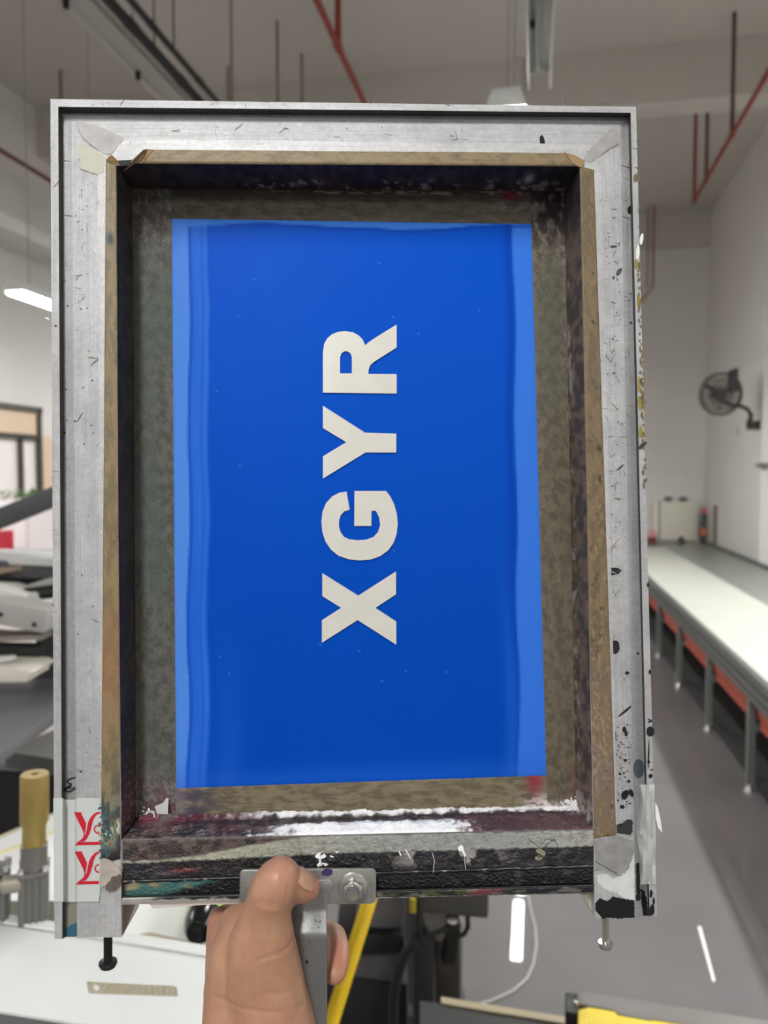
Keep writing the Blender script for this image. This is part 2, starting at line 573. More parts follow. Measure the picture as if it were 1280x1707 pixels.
# ---- wall fan on the pier
fy = 9.2
fc = on_y(1203, 657, fy)
fan = empty('wall_fan', fc)
tag(fan, 'black industrial wall fan with round wire cage on the right wall', 'fan')
fblk = mat('fan black', (30, 30, 29), .5)
fw_ = mat('fan cage wire', (92, 88, 84), .5, .3)
RF = on_y(1240, 657, fy).x - fc.x
FR = Matrix.Rotation(math.radians(14), 3, 'Z') @ Matrix.Rotation(math.radians(6), 3, 'X')
cg = MB()


def fp(x, y, z):
    return FR @ Vector((x, y, z))


for rr, yy in ((1, 0), (1, .05), (.72, -.075), (.72, .1), (.4, -.095), (.4, .12), (.14, -.1), (.14, .13)):
    cg.tube([fp(RF * rr * math.cos(a), yy, RF * rr * math.sin(a)) for a in [2 * math.pi * k / 32 for k in range(33)]], .005 if rr < 1 else .011, 6, False)
for k in range(48):
    a = 2 * math.pi * k / 48
    for s in (-1, 1):
        cg.tube([fp(RF * q * math.cos(a), yy, RF * q * math.sin(a)) for q, yy in ((.14, -.1 if s < 0 else .13), (.4, -.095 if s < 0 else .12), (.72, -.075 if s < 0 else .1), (1, .025))], .0026, 4, False)
cg.build('cage', fw_, fan)
MB().lathe(fp(0, -.06, 0), FR @ Vector((0, 1, 0)), [(.02, -.02), (.035, 0), (.04, .08), (.055, .1), (.055, .22), (.03, .25)], 18).build('motor', fblk, fan)
for a in (152, 262, 35):
    a = math.radians(a)
    c, s = math.cos(a), math.sin(a)
    b = MB()
    vs = []
    for q, hw in ((.15, .02), (.4, .035), (.75, .04), (.92, .025)):
        for sg in (-1, 1):
            tw = math.radians(74)
            ox, oy = sg * hw * math.cos(tw), sg * hw * math.sin(tw)
            vs.append((q, ox, oy))
    P = [fp(RF * q * c - ox * s, oy, RF * q * s + ox * c) for q, ox, oy in vs]
    d = FR @ Vector((-s * .006, .002, c * .006))
    fs = []
    n = len(P)
    allv = P + [p_ + d for p_ in P]
    for i in range(3):
        fs += [(2 * i, 2 * i + 1, 2 * i + 3, 2 * i + 2), (2 * i + n, 2 * i + 2 + n, 2 * i + 3 + n, 2 * i + 1 + n),
               (2 * i, 2 * i + 2, 2 * i + 2 + n, 2 * i + n), (2 * i + 1, 2 * i + 1 + n, 2 * i + 3 + n, 2 * i + 3)]
    fs += [(0, n, n + 1, 1), (6, 7, 7 + n, 6 + n)]
    b.add(allv, fs)
    b.build('blade', fblk, fan)
q = lambda px, py, yy: on_y(px, py, yy) - fc
MB().prism([q(1216, 618, fy - .12), q(1231, 612, fy - .12), q(1231, 652, fy - .12), q(1216, 656, fy - .12)], (0, .07, 0)).build('blade_box', fblk, fan, bevel=.008)  # added dark box standing in for the thick upper blade
MB().tube([fp(.02, .15, -.04), q(1217, 675, fy), q(1235, 677, fy), q(1246, 682, fy), q(1252, 692, fy), q(1253, 706, fy) + Vector((0, .14, 0))], [.024, .024, .022, .022, .024, .03], 12).build('arm', fblk, fan)
pw = q(1253, 706, fy)
MB().box((pw.x - .015, .12, pw.z - .06), (2.47 - fc.x, .18, pw.z + .04)).build('wall_bracket', fblk, fan, bevel=.006)
MB().tube([q(1214, 705, fy), q(1222, 728, fy), q(1240, 762, fy - .05), q(1256, 778, fy - .08)], .004, 6).build('power_cord', mat('grey cord', (170, 165, 160), .6), fan)
o = on_y(1243, 718, 10.3)
tag(MB().box((2.45, 10.2, o.z - .05), (2.47, 10.3, o.z + .05)).build('socket', mat('grey socket', (176, 174, 172), .5), bevel=.004), 'small grey wall socket just below the fan arm', 'socket')
o = on_y(1268, 776, 9.22)
tag(MB().tube([(o.x - .06, 9.17, o.z), (o.x + .1, 9.17, o.z), (o.x + .3, 9.17, o.z + .03)], .022, 10).box((o.x + .0, 9.17, o.z - .03), (o.x + .04, 9.25, o.z + .03)).build('wall_hook', mat('dim grey fitting', (112, 114, 108), .5)), 'grey pipe fitting on the wall at the right picture edge', 'fitting')

# ---- floor marks
tag(MB().prism([on_z(1163, 1545, .0) + Vector((0, 0, .001)), on_z(1168, 1545, 0) + Vector((0, 0, .001)), on_z(1192, 1636, 0) + Vector((0, 0, .001)), on_z(1188, 1637, 0) + Vector((0, 0, .001))], (0, 0, .001)).build('floor_streak', mat('floor streak white', (250, 250, 248), .4)),
    'short bright white streak on the grey floor at right', 'tape')  # near-white streak laid flat on the floor
tag(MB().tube([on_z(a, b, .004) for a, b in ((876, 1470), (884, 1515), (892, 1545), (894, 1575), (889, 1607), (878, 1632), (855, 1652), (820, 1668), (750, 1688), (640, 1705))], .004, 8).build('floor_cable', mat('pale cable', (176, 174, 168), .5)),
    'pale thin cable curving over the floor right of the press', 'cable')


# ================================================================== WHITE BENCH, BLADE, PRESS (left and below)
whitem = mat('white laminate', (212, 215, 214), .4, var=.02, scale=6)
wb_z = 1.09
A, B, C_, D_ = on_z(-190, 1510, wb_z), on_z(500, 1620, wb_z), on_z(500, 1763, wb_z), on_z(-190, 1655, wb_z)
wt = empty('work_bench', (A.x, A.y, 0))
tag(wt, 'white narrow bench top with grey front edge under the frame at lower left', 'bench')
o_ = Vector((A.x, A.y, 0))
MB().prism([p_ - o_ for p_ in (A, B, C_, D_)], (0, 0, -.004)).build('top', whitem, wt, bevel=.001)
MB().prism([p_ - o_ + Vector((0, 0, -.004)) for p_ in (A, B, C_, D_)], (0, 0, -.045)).build('apron', mat('bench grey edge', (104, 104, 106), .5), wt)
n_ = (B - A).normalized()
pr_ = Vector((-n_.y, n_.x, 0))
MB().prism([A - o_, B - o_, B - o_ + pr_ * .016, A - o_ + pr_ * .016], (0, 0, .0035)).build('back_lip', whitem, wt, bevel=.0008)
for p_ in (A, B, C_, D_):
    c = (A + B + C_ + D_) / 4
    qq = p_ + (c - p_) * .12 - o_
    MB().box((qq.x - .018, qq.y - .018, 0), (qq.x + .018, qq.y + .018, wb_z - .049)).build('leg', mat('bench leg grey', (110, 110, 110), .5), wt)

# snap-off blade
bl = empty('blade', on_z(222, 1648, wb_z))
tag(bl, 'steel snap-off knife blade lying on the white bench', 'blade')
o_ = on_z(222, 1648, wb_z)
pts = [on_z(*p_, wb_z) - o_ for p_ in ((145, 1637), (299, 1645), (296, 1661), (148, 1656))]
ex = (pts[1] - pts[0])
ey = (pts[3] - pts[0])
bmat = mat('blade steel', (188, 180, 156), .35, .45, var=.12, scale=300, stretch=(1, .2, 1))


def bp(s, t_):
    return Vector(pts[0]) + ex * s + ey * t_ + (Vector(pts[2]) - pts[1] - pts[3] + pts[0]) * (s * t_)


outer = [bp(0, 0), bp(.25, .02), bp(.95, .0), bp(.955, .12), bp(.975, .14), bp(1, 1), bp(.5, 1), bp(.03, 1), bp(0, .93)]
hole = [bp(.095 + .035 * math.cos(a), .5 + .3 * math.sin(a)) for a in [2 * math.pi * k / 14 for k in range(14)]]
fill_poly([[(p_.x, p_.y, .0) for p_ in outer], [(p_.x, p_.y, .0) for p_ in hole]], .0007).build('steel', bmat, bl, smooth=False)
g = MB()
for k in range(6):
    s = .60 + k * .065
    g.prism([bp(s, .03) + Vector((0, 0, .0007)), bp(s + .008, .03) + Vector((0, 0, .0007)), bp(s + .024, .97) + Vector((0, 0, .0007)), bp(s + .016, .97) + Vector((0, 0, .0007))], (0, 0, .0001))
g.build('score_lines', mat('score line bright', (214, 212, 205), .3, .7), bl)

# paper covered board behind the bench
zb = 1.0
bd = empty('platen', on_z(150, 1450, zb) * Vector((1, 1, 0)) if False else Vector((on_z(150, 1450, zb).x, on_z(150, 1450, zb).y, 0)))
tag(bd, 'board covered with white paper behind the bench', 'board')
o_ = bd.location.copy()
P4 = [on_z(*p_, zb) - o_ for p_ in ((-160, 1590), (310, 1577), (420, 1480), (300, 1345), (95, 1352), (-160, 1460))]
MB().prism(P4, (0, 0, -.03)).build('board', mat('pale wood board', (196, 188, 160), .6), bd)
gpap = mat('white paper', (228, 229, 227), .7)
P5 = [on_z(*p_, zb) - o_ + Vector((0, 0, .0008)) for p_ in ((-160, 1582), (216, 1562), (250, 1556), (310, 1569), (410, 1480), (300, 1350), (100, 1356), (-160, 1468))]
MB().prism(P5, (0, 0, .0006)).build('paper', gpap, bd)
ys = mat('yellowed paper edge', (226, 220, 168), .7)
g = MB()
a, b = on_z(-30, 1436, zb) - o_, on_z(90, 1388, zb) - o_
g.bar(a + Vector((0, 0, .002)), b + Vector((0, 0, .002)), .012, .001)
g.build('paper_edge', ys, bd)
MB().box((.0, .05, 0), (.06, .11, zb - .03)).build('leg', MATS['bench leg grey'], bd)

# green bottle with black base end
gb = on_z(332, 1578, zb + .001)
bt = empty('spray_can', gb)
tag(bt, 'lime green spray can with black rounded cap beside the hand', 'spray can')
ax = (at_d(352, 1505, 1.06) - at_d(334, 1556, 1.0)).normalized()
ax = Vector((-.05, .2, .0)).normalized()
MB().lathe(ax * .036 + Vector((0, 0, .024)), ax, [(.022, 0), (.024, .005), (.024, .15), (.02, .16)], 24).build('body', mat('lime green can', (156, 204, 60), .35), bt)
MB().lathe(ax * -.012 + Vector((0, 0, .024)), ax, [(.008, 0), (.016, .004), (.021, .014), (.0235, .03), (.0235, .05)], 24).build('cap', mat('gloss black cap', (14, 15, 16), .2), bt)

# clamp cylinders: brass knob on aluminium air cylinder
alum2 = mat('cylinder aluminium', (118, 116, 113), .4, .5)
brass = mat('brass knob', (158, 136, 78), .4, .45, var=.06, scale=60)
D1 = .97
s1 = D1 / F


def cylinder(px, label, knob=True):
    base = at_d(px, 1545, D1)
    zb_ = base.z
    e = empty('air_cylinder', (base.x, base.y, zb_))
    e.rotation_euler = (0, math.radians(1.5), math.radians(32))
    tag(e, label, 'air cylinder', 'air cylinders behind the bench')
    wdt = 42 * s1
    pr = []
    n = 5
    b = MB()
    # finned body: grooves between rounded ribs
    hgt = 92 * s1
    for k in range(4):
        rot = Matrix.Rotation(k * math.pi / 2, 3, 'Z')
    b.box((-wdt * .46, -wdt * .46, 0), (wdt * .46, wdt * .46, hgt))
    for k in (-.36, -.12, .12, .36):
        for sx in (-1, 1):
            b.tube([(wdt * k, sx * wdt * .46, .0), (wdt * k, sx * wdt * .46, hgt)], wdt * .085, 8)
            b.tube([(sx * wdt * .46, wdt * k, .0), (sx * wdt * .46, wdt * k, hgt)], wdt * .085, 8)
    b.build('body', alum2, e)
    MB().box((-wdt * .56, -wdt * .56, hgt), (wdt * .56, wdt * .56, hgt + 10 * s1)).build('end_plate', alum2, e, bevel=.0025)
    for sx in (-1, 1):
        for sy in (-1, 1):
            MB().lathe((sx * wdt * .44, sy * wdt * .44, hgt + 10 * s1), (0, 0, 1), [(.0042, 0), (.0042, .004), (.0025, .0042), (.0022, .002)], 12).build('bolt', foot, e)
    h2 = hgt + 10 * s1
    if knob:
        MB().lathe((0, 0, h2), (0, 0, 1), [(21 * s1, 0), (21 * s1, 38 * s1), (19.5 * s1, 39 * s1)], 28).build('collar', alum2, e)
        k = MB().lathe((0, 0, h2 + 38 * s1), (0, 0, 1), [(18.5 * s1, 0), (18.5 * s1, 32 * s1), (22.5 * s1, 40 * s1), (22.5 * s1, 116 * s1), (21.5 * s1, 119 * s1), (7 * s1, 119 * s1), (5 * s1, 112 * s1)], 32)
        k.build('knob', brass, e)
    return e


e = cylinder(56, 'aluminium air cylinder topped with a brass coloured knob beside the frame')
MB().tube([(-.035, -.005, .062), (-.012, -.005, .062)], .011, 14).tube([(-.042, -.005, .062), (-.034, -.005, .062)], .007, 12).build('port', mat('pale fitting', (150, 143, 132), .45, .3), e)
e = cylinder(-9, 'aluminium air cylinder cut by the left picture edge', knob=False)
a = empty('clamp_base', at_d(30, 1550, D1) + Vector((0, 0, -.02)))
tag(a, 'grey green clamp plate under the two air cylinders', 'clamp base')
P = [at_d(*p_) for p_ in ((-60, 1530, .94), (92, 1548, .94), (92, 1530, 1.03), (-60, 1515, 1.03))]
zz = at_d(30, 1545, D1).z
MB().prism([Vector((p_.x, p_.y, zz - .012)) - a.location for p_ in P], (0, 0, .012)).build('plate', mat('grey green plate', (122, 124, 112), .5, .3), a)
MB().box((-.05, .0, .0 - a.location.z), (-.01, .03, -.0)).build('pillar', MATS['bench leg grey'], a)

# ---- the screen printing press: column hidden behind the frame, arms reaching left
dk = mat('press charcoal', (70, 70, 73), .5)
dk2 = mat('press near black', (22, 22, 23), .55)
gry = mat('press grey paint', (166, 165, 161), .45, var=.03, scale=9)
plat = mat('pallet grey rubber', (104, 103, 105), .6, var=.08, scale=6)
pc = Vector((-.32, 2.3, 0))
pr = empty('printing_press', pc)
tag(pr, 'dark grey carousel screen press with arms and pallets seen left of the frame', 'printing press')


def PP(poly, d, off, name, m, bev=0.0):
    return MB().prism([at_d(a, b, d) - pc for a, b in poly], off).build(name, m, pr, bevel=bev)


def PZ(poly, z, th, name, m, bev=0.0, nm=None):
    return MB().prism([on_z(a, b, z) - pc for a, b in poly], (0, 0, -th)).build(name, m, pr, bevel=bev)


back = RC @ Vector((0, 0, -1))
back.z = 0
back.normalize()
MB().lathe((0, 0, 0), (0, 0, 1), [(.12, 0), (.12, .04), (.1, .06), (.1, 1.5), (.06, 1.52)], 24).build('column', dk, pr)
# rising dark arm
MB().bar(at_d(-230, 957, 2.0) - pc, at_d(330, 732, 2.25) - pc, .06, .055).build('arm', dk, pr, bevel=.004)
# top pallet
PZ([(-160, 921), (86, 931), (330, 920), (330, 908), (86, 918), (-160, 908)], 1.44, .02, 'pallet', mat('pallet light top', (190, 190, 188), .5), .002)
PZ([(-160, 931), (86, 936), (330, 930), (330, 915), (86, 915), (-160, 915)], 1.43, .045, 'pallet_frame', dk, .003)
MB().bar(at_d(-120, 975, 1.9) - pc, at_d(250, 903, 2.1) - pc, .03, .012).build('wooden_slat', mat('brown slat', (146, 126, 108), .6), pr)
PP([(-100, 965), (90, 945), (90, 985), (50, 990), (30, 1000), (-100, 985)], 2.25, back * .1, 'shadow_plate', dk2)
# roller and clamp
MB().tube([at_d(40, 992, 1.9) - pc, at_d(95, 985, 1.95) - pc], .017, 16).build('roller', dk2, pr)
MB().tube([at_d(57, 993, 1.86) - pc, at_d(57, 993, 1.9) - pc], .010, 14).build('roller_cap', mat('bright steel cap', (190, 190, 190), .3, .6), pr)
PP([(45, 975), (88, 962), (88, 978), (60, 984)], 1.95, back * .08, 'clamp_plate', gry, .004)
# silver print arm
PP([(-160, 1000), (0, 1004), (79, 1018), (73, 1056), (0, 1042), (-160, 1025)], 1.75, back * .09, 'print_arm', gry, .003)
PP([(-160, 970), (0, 980), (44, 994), (48, 1008), (0, 1003), (-160, 990)], 1.85, back * .1, 'arm_cover', mat('arm cover light', (214, 213, 206), .45), .003)
for px, py in ((2, 1024), (58, 1041)):
    MB().lathe(at_d(px, py, 1.752) - pc, -back, [(.0055, 0), (.0055, .004), (.003, .006)], 12).build('screw', dk2, pr)
PP([(-160, 1052), (0, 1062), (72, 1058), (69, 1067), (0, 1070), (-160, 1062)], 1.78, back * .08, 'arm_underside', mat('dull brown grey', (140, 132, 124), .5))
MB().bar(at_d(-160, 1078, 1.8) - pc, at_d(70, 1084, 1.85) - pc, .04, .028).build('guide_rail', dk2, pr, bevel=.003)
PP([(60, 1020), (110, 1020), (110, 1150), (57, 1138), (57, 1098)], 2.0, back * .12, 'head_block', dk, .006)
PP([(-60, 1100), (15, 1096), (21, 1101), (-60, 1118)], 1.75, back * .03, 'spacer', mat('pale plastic', (206, 206, 202), .5), .002)
PP([(-60, 1118), (0, 1113), (45, 1116), (56, 1122), (45, 1130), (44, 1138), (-60, 1140)], 1.72, back * .12, 'paper_stop', mat('cream block', (212, 208, 196), .55), .004)
# lower pallets
PZ([(-220, 1362), (0, 1250), (100, 1180), (240, 1100), (240, 1075), (-220, 1105)], 1.12, .03, 'pallet', plat, .004)
PZ([(10, 1250), (60, 1258), (260, 1290), (400, 1270), (300, 1180), (90, 1216)], 1.0, .004, 'pallet', mat('pallet pale top', (208, 208, 205), .5), .001)
PZ([(8, 1250), (60, 1259), (260, 1292), (400, 1272), (300, 1180), (90, 1216)], .996, .045, 'pallet_frame', mat('pallet frame grey', (96, 98, 98), .5), .006)
for q_ in ((on_z(150, 1140, 1.08), 1.08), (on_z(250, 1250, .94), .94), (on_z(200, 915, 1.4), 1.4), (at_d(90, 1035, 1.85), 1.3), (at_d(200, 1080, 2.0), 1.22)):
    tgt = Vector((0, 0, q_[0].z))
    MB().bar(q_[0] - pc, tgt, .06, .035).build('support_arm', dk, pr)
# near-black sheet standing in for the dark gap below the pallets
PP([(-150, 1275), (110, 1290), (110, 1380), (-150, 1420)], 1.95, back * .05, 'gap_sheet', dk2)

# ---- things beyond the press, by the office front
sh = empty('cabinet', (at_d(-10, 900, 4.3).x, at_d(-10, 900, 4.3).y, 0))
tag(sh, 'low white cabinet behind the press at the left picture edge', 'cabinet')
zc_ = at_d(20, 841, 4.3).z
MB().box((-.6, 0, .05), (.22, .4, zc_)).build('body', mat('white cabinet', (236, 228, 228), .5), sh, bevel=.006)
MB().box((-.58, .02, 0), (.2, .38, .05)).build('plinth', dk2, sh)
MB().box((-.195, -.012, .08), (.21, 0, zc_ - .04)).build('door', MATS['white cabinet'], sh, bevel=.004)
rb = empty('box', at_d(-6, 915, 3.9))
rb.location.z = 1.24
tag(rb, 'red box with white round mark at the left picture edge', 'box')
pA, pB = at_d(-60, 880, 3.9) - rb.location, at_d(-10, 917, 3.9) - rb.location
MB().box((pA.x, 0, 0), (pB.x, .15, .12)).build('carton', mat('red carton', (184, 32, 52), .5), rb, bevel=.002)
cc = at_d(-14, 890, 3.9) - rb.location
MB().lathe((cc.x, .001, .085), (0, -1, 0), [(.028, 0), (.028, .003)], 20).build('mark', mat('white mark', (236, 220, 222), .5), rb)
st = empty('stand', (rb.location.x, rb.location.y + .05, 0))
tag(st, 'white stand that carries the red box behind the press', 'stand')
MB().box((-.3, -.05, 1.22), (.10, .16, 1.24)).build('top', MATS['white cabinet'], st)
MB().box((-.2, .0, 0), (-.1, .1, 1.22)).build('post', MATS['white cabinet'], st)
pl = empty('potted_plant', (sh.location.x + .05, sh.location.y + .2, zc_))
tag(pl, 'small green plant on the white cabinet at left', 'plant')
MB().lathe((0, 0, 0), (0, 0, 1), [(.05, 0), (.065, .03), (.06, .03)], 16).build('pot', MATS['white cabinet'], pl)
b = MB()
for i in range(70):
    a = random.uniform(0, 6.28)
    r0 = random.uniform(.03, .15)
    c = Vector((math.cos(a) * r0, math.sin(a) * r0 * .7, .03 + random.uniform(0, .045)))
    d = Vector((random.uniform(-1, 1), random.uniform(-1, 1), random.uniform(-.2, .6))).normalized() * .03
    s = d.cross(Vector((0, 0, 1))).normalized() * .011
    b.prism([c - d, c + s, c + d, c - s], (0, 0, .0015))
b.build('leaves', mat('leaf green', (86, 122, 58), .6, var=.2, scale=30), pl)

# ---- machine stand seen below the frame, right of the handle
ms = Vector((at_d(720, 1600, 1.75).x, at_d(720, 1600, 1.75).y, 0))
mc = empty('machine_stand', ms)
tag(mc, 'dark machine stand with grey box and posts below the frame', 'machine stand')


def MP(poly, d, depth, name, m, bev=0.0):
    return MB().prism([at_d(a, b, d) - ms for a, b in poly], back * depth).build(name, m, mc, bevel=bev)


gbx = mat('stand grey box', (78, 76, 73), .5)
MP([(690, 1440), (818, 1440), (814, 1533), (770, 1529), (700, 1522)], 1.7, .2, 'box', gbx, .006)
MP([(705, 1524), (745, 1524), (745, 1560), (735, 1572), (715, 1566)], 1.74, .1, 'bracket', mat('stand mid grey', (112, 108, 104), .5), .004)
p0 = at_d(705, 1565, 1.72)
MB().box((p0.x - ms.x - .022, p0.y - ms.y, 0), (p0.x - ms.x + .024, p0.y - ms.y + .05, p0.z)).build('post', mat('post blue black', (38, 38, 44), .5), mc, bevel=.003)
p1 = at_d(744, 1560, 1.8)
MB().box((p1.x - ms.x - .03, p1.y - ms.y, 0), (p1.x - ms.x + .032, p1.y - ms.y + .06, p1.z)).build('post', mat('post brown grey', (68, 62, 55), .5), mc, bevel=.003)
MP([(742, 1545), (768, 1540), (766, 1575), (760, 1612), (735, 1608), (744, 1580)], 1.73, .05, 'clamp', dk2, .006)
MB().ball(at_d(754, 1535, 1.72) - ms, .011, 12, (1.2, 1, .7)).build('glint_ball', mat('glint ball', (206, 204, 200), .3, .4), mc)  # pale ball added in place of a white highlight
MB().tube([at_d(a, b, 1.69) - ms for a, b in ((697, 1500), (697, 1545), (702, 1560), (715, 1560), (745, 1548))], .0055, 8).build('hose', dk2, mc)
MB().tube([at_d(a, b, 1.72) - ms for a, b in ((779, 1525), (780, 1545), (774, 1557), (762, 1562))], .0055, 8).build('hose', dk2, mc)
MB().tube([at_d(a, b, 1.66) - ms for a, b in ((690, 1570), (676, 1590), (664, 1620), (656, 1665), (655, 1740))], .011, 10).build('hose', dk2, mc)
# left part: light panel, near-black block for the dark gap, panel
MP([(606, 1440), (676, 1440), (676, 1520), (668, 1556), (590, 1556)], 1.85, .12, 'panel', mat('panel grey', (116, 114, 114), .4), .006)
MP([(560, 1556), (672, 1560), (676, 1592), (560, 1592)], 1.82, .16, 'gap_block', dk2, .004)
MP([(560, 1592), (672, 1592), (668, 1640), (560, 1625)], 1.86, .12, 'panel', mat('panel grey dark', (84, 82, 83), .4), .004)
MP([(540, 1625), (680, 1640), (680, 1820), (540, 1820)], 1.88, .2, 'cabinet_base', dk2, .01)
yk = at_d(688, 1520, 1.66) - ms
MB().tube([yk, yk + Vector((0, .0, .03))], .007, 12).build('yellow_valve', mat('valve yellow', (170, 152, 34), .4), mc)

# yellow pole leaning behind the handle
ya, yb2 = at_d(622, 1480, 1.32), at_d(541, 1740, 1.22)
dd = (yb2 - ya) / (yb2.z - ya.z)
yf = ya + dd * (0 - ya.z)
ye = empty('pole', yf)
tag(ye, 'bright yellow round pole leaning behind the hand and handle', 'pole')
MB().tube([Vector((0, 0, 0)), (ya - yf) + (ya - yb2) * .6], .0125, 18).build('pole_body', mat('yellow pole paint', (240, 200, 20), .35), ye)
MB().tube([Vector((0, 0, .0)), (ya - yf) * .03], .016, 14).build('end_cap', dk2, ye)

# yellow board with grey rail, lower right corner
zy = .72
yo = on_z(1120, 1690, zy)
yb_ = empty('yellow_board', (yo.x, yo.y, 0))
tag(yb_, 'yellow ribbed board with grey rail and black corner clip at lower right', 'board')
o_ = Vector((yo.x, yo.y, 0))
yel = mat('yellow board', (232, 208, 66), .5)


def YZ(poly, z, th, name, m, bev=0.0):
    return MB().prism([on_z(a, b, z) - o_ for a, b in poly], (0, 0, -th)).build(name, m, yb_, bevel=bev)


YZ([(964, 1683), (982, 1679), (1025, 1686), (1030, 1692), (1082, 1701), (1088, 1692), (1138, 1702), (1300, 1735), (1300, 1850), (962, 1850)], zy + .006, .012, 'yellow_sheet', yel, .0005)
g = MB()
for k in range(26):
    x0 = 968 + k * 7
    a, b = on_z(x0, 1690 + max(0, (x0 - 968) * .19), zy + .0062) - o_, on_z(x0 - 2, 1840, zy + .0062) - o_
    g.bar(a, b, .0012, .0008)
g.build('rib', mat('yellow rib', (222, 198, 62), .5), yb_)
YZ([(962, 1676), (1282, 1724), (1300, 1740), (1300, 1850), (958, 1850)], zy - .006, .014, 'black_backing', dk2)
YZ([(964, 1650), (1300, 1704), (1300, 1732), (1090, 1699), (1084, 1700), (1028, 1690), (1026, 1684), (964, 1673)], zy + .008, .03, 'rail', mat('taupe rail', (118, 113, 110), .5), .002)
YZ([(942, 1653), (963, 1656), (963, 1690), (942, 1686)], zy + .014, .03, 'corner_clip', mat('clip black', (12, 12, 12), .5), .002)
MB().lathe(on_z(960, 1673, zy + .015) - o_, (0, 0, 1), [(.004, 0), (.004, .004)], 10).build('rivet', foot, yb_)
for a, b in ((1000, 1730), (1250, 1760), (1000, 1830), (1250, 1840)):
    p_ = on_z(a, b, zy) - o_
    MB().box((p_.x - .015, p_.y - .015, 0), (p_.x + .015, p_.y + .015, zy - .02)).build('leg', MATS['bench leg grey'], yb_)

# low dark board with pale front edge
zl = .62
lo_ = on_z(800, 1700, zl)
lb = empty('board', (lo_.x, lo_.y, 0))
tag(lb, 'dark board with pale wooden edge at the bottom, left of the yellow one', 'board')
o_ = Vector((lo_.x, lo_.y, 0))
MB().prism([on_z(a, b, zl) - o_ for a, b in ((700, 1668), (765, 1676), (960, 1706), (960, 1820), (700, 1820))], (0, 0, -.02)).build('sheet', dk2, lb)
a, b, c, d = [on_z(*q_, zl + .002) - o_ for q_ in ((735, 1660), (765, 1667), (965, 1700), (965, 1709))]
MB().prism([on_z(*q_, zl + .004) - o_ for q_ in ((735, 1661), (765, 1666), (975, 1700), (975, 1711), (765, 1677), (735, 1671))], (0, 0, -.025)).build('wooden_edge', mat('pale wood edge', (172, 158, 132), .6), lb)
for a, b in ((740, 1740), (900, 1760)):
    p_ = on_z(a, b, zl) - o_
    MB().box((p_.x - .015, p_.y - .015, 0), (p_.x + .015, p_.y + .015, zl - .02)).build('leg', MATS['bench leg grey'], lb)

# ================================================================== THE SCREEN PRINTING FRAME
FU = Vector((28400, 303, -1280)).normalized()
FV = Vector((-830, 48853, -1280))
FV = (FV - FU * FV.dot(FU)).normalized()
FN = FU.cross(FV)
FO = cdir(590, 850) * .42
CM = RC.to_4x4()
CM.translation = EYE
LM = Matrix(((FU.x, FV.x, FN.x, FO.x), (FU.y, FV.y, FN.y, FO.y), (FU.z, FV.z, FN.z, FO.z), (0, 0, 0, 1)))
FM = CM @ LM
MMM = .001


def L(px, py, w=0.0):
    """pixel -> frame coordinates on the plane w metres in front of the frame face"""
    d = cdir(px, py)
    t = (FO.dot(FN) + w) / d.dot(FN)
    P = d * t - FO
    return Vector((P.dot(FU), P.dot(FV), w))


def at_w(p, w):
    return Vector((p.x, p.y, w))


frm = bpy.data.objects.new('screen_printing_frame', None)
frm.empty_display_size = .05
COL.objects.link(frm)
frm.matrix_world = FM
tag(frm, 'worn aluminium screen printing frame with blue stencil reading XGYR, held up by hand', 'screen frame')



def alu_mat(name, stretch, tone=1.0, rough=.58):
    m = bpy.data.materials.new(name)
    m.use_nodes = True
    nt = m.node_tree
    bs = nt.nodes['Principled BSDF']
    bs.inputs['Metallic'].default_value = .35
    bs.inputs['Roughness'].default_value = rough
    tc = nt.nodes.new('ShaderNodeTexCoord')

    def noi(scale, st, detail, lo, hi, rg=.6):
        mp = nt.nodes.new('ShaderNodeMapping')
        mp.inputs['Scale'].default_value = st
        nt.links.new(tc.outputs['Object'], mp.inputs['Vector'])
        n = nt.nodes.new('ShaderNodeTexNoise')
        n.inputs['Scale'].default_value = scale
        n.inputs['Detail'].default_value = detail
        n.inputs['Roughness'].default_value = rg
        nt.links.new(mp.outputs['Vector'], n.inputs['Vector'])
        r = nt.nodes.new('ShaderNodeMapRange')
        r.inputs['From Min'].default_value = .32
        r.inputs['From Max'].default_value = .62
        r.inputs['To Min'].default_value = lo
        r.inputs['To Max'].default_value = hi
        nt.links.new(n.outputs['Fac'], r.inputs['Value'])
        return r.outputs['Result'], n
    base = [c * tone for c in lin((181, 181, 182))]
    cur, nb = noi(900, stretch, 4, .89, 1.05)
    for args in ((30, (1, 1, 1), 6, .82, 1.06, .7), (420, (1, 1, 1), 8, .78, 1.03, .8)):
        o2, _ = noi(*args)
        mm = nt.nodes.new('ShaderNodeMath')
        mm.operation = 'MULTIPLY'
        nt.links.new(cur, mm.inputs[0])
        nt.links.new(o2, mm.inputs[1])
        cur = mm.outputs[0]
    vm = nt.nodes.new('ShaderNodeVectorMath')
    vm.operation = 'SCALE'
    vm.inputs[0].default_value = base
    nt.links.new(cur, vm.inputs['Scale'])
    nt.links.new(vm.outputs['Vector'], bs.inputs['Base Color'])
    bp = nt.nodes.new('ShaderNodeBump')
    bp.inputs['Strength'].default_value = .15
    bp.inputs['Distance'].default_value = .0006
    nt.links.new(nb.outputs['Fac'], bp.inputs['Height'])
    nt.links.new(bp.outputs['Normal'], bs.inputs['Normal'])
    return m


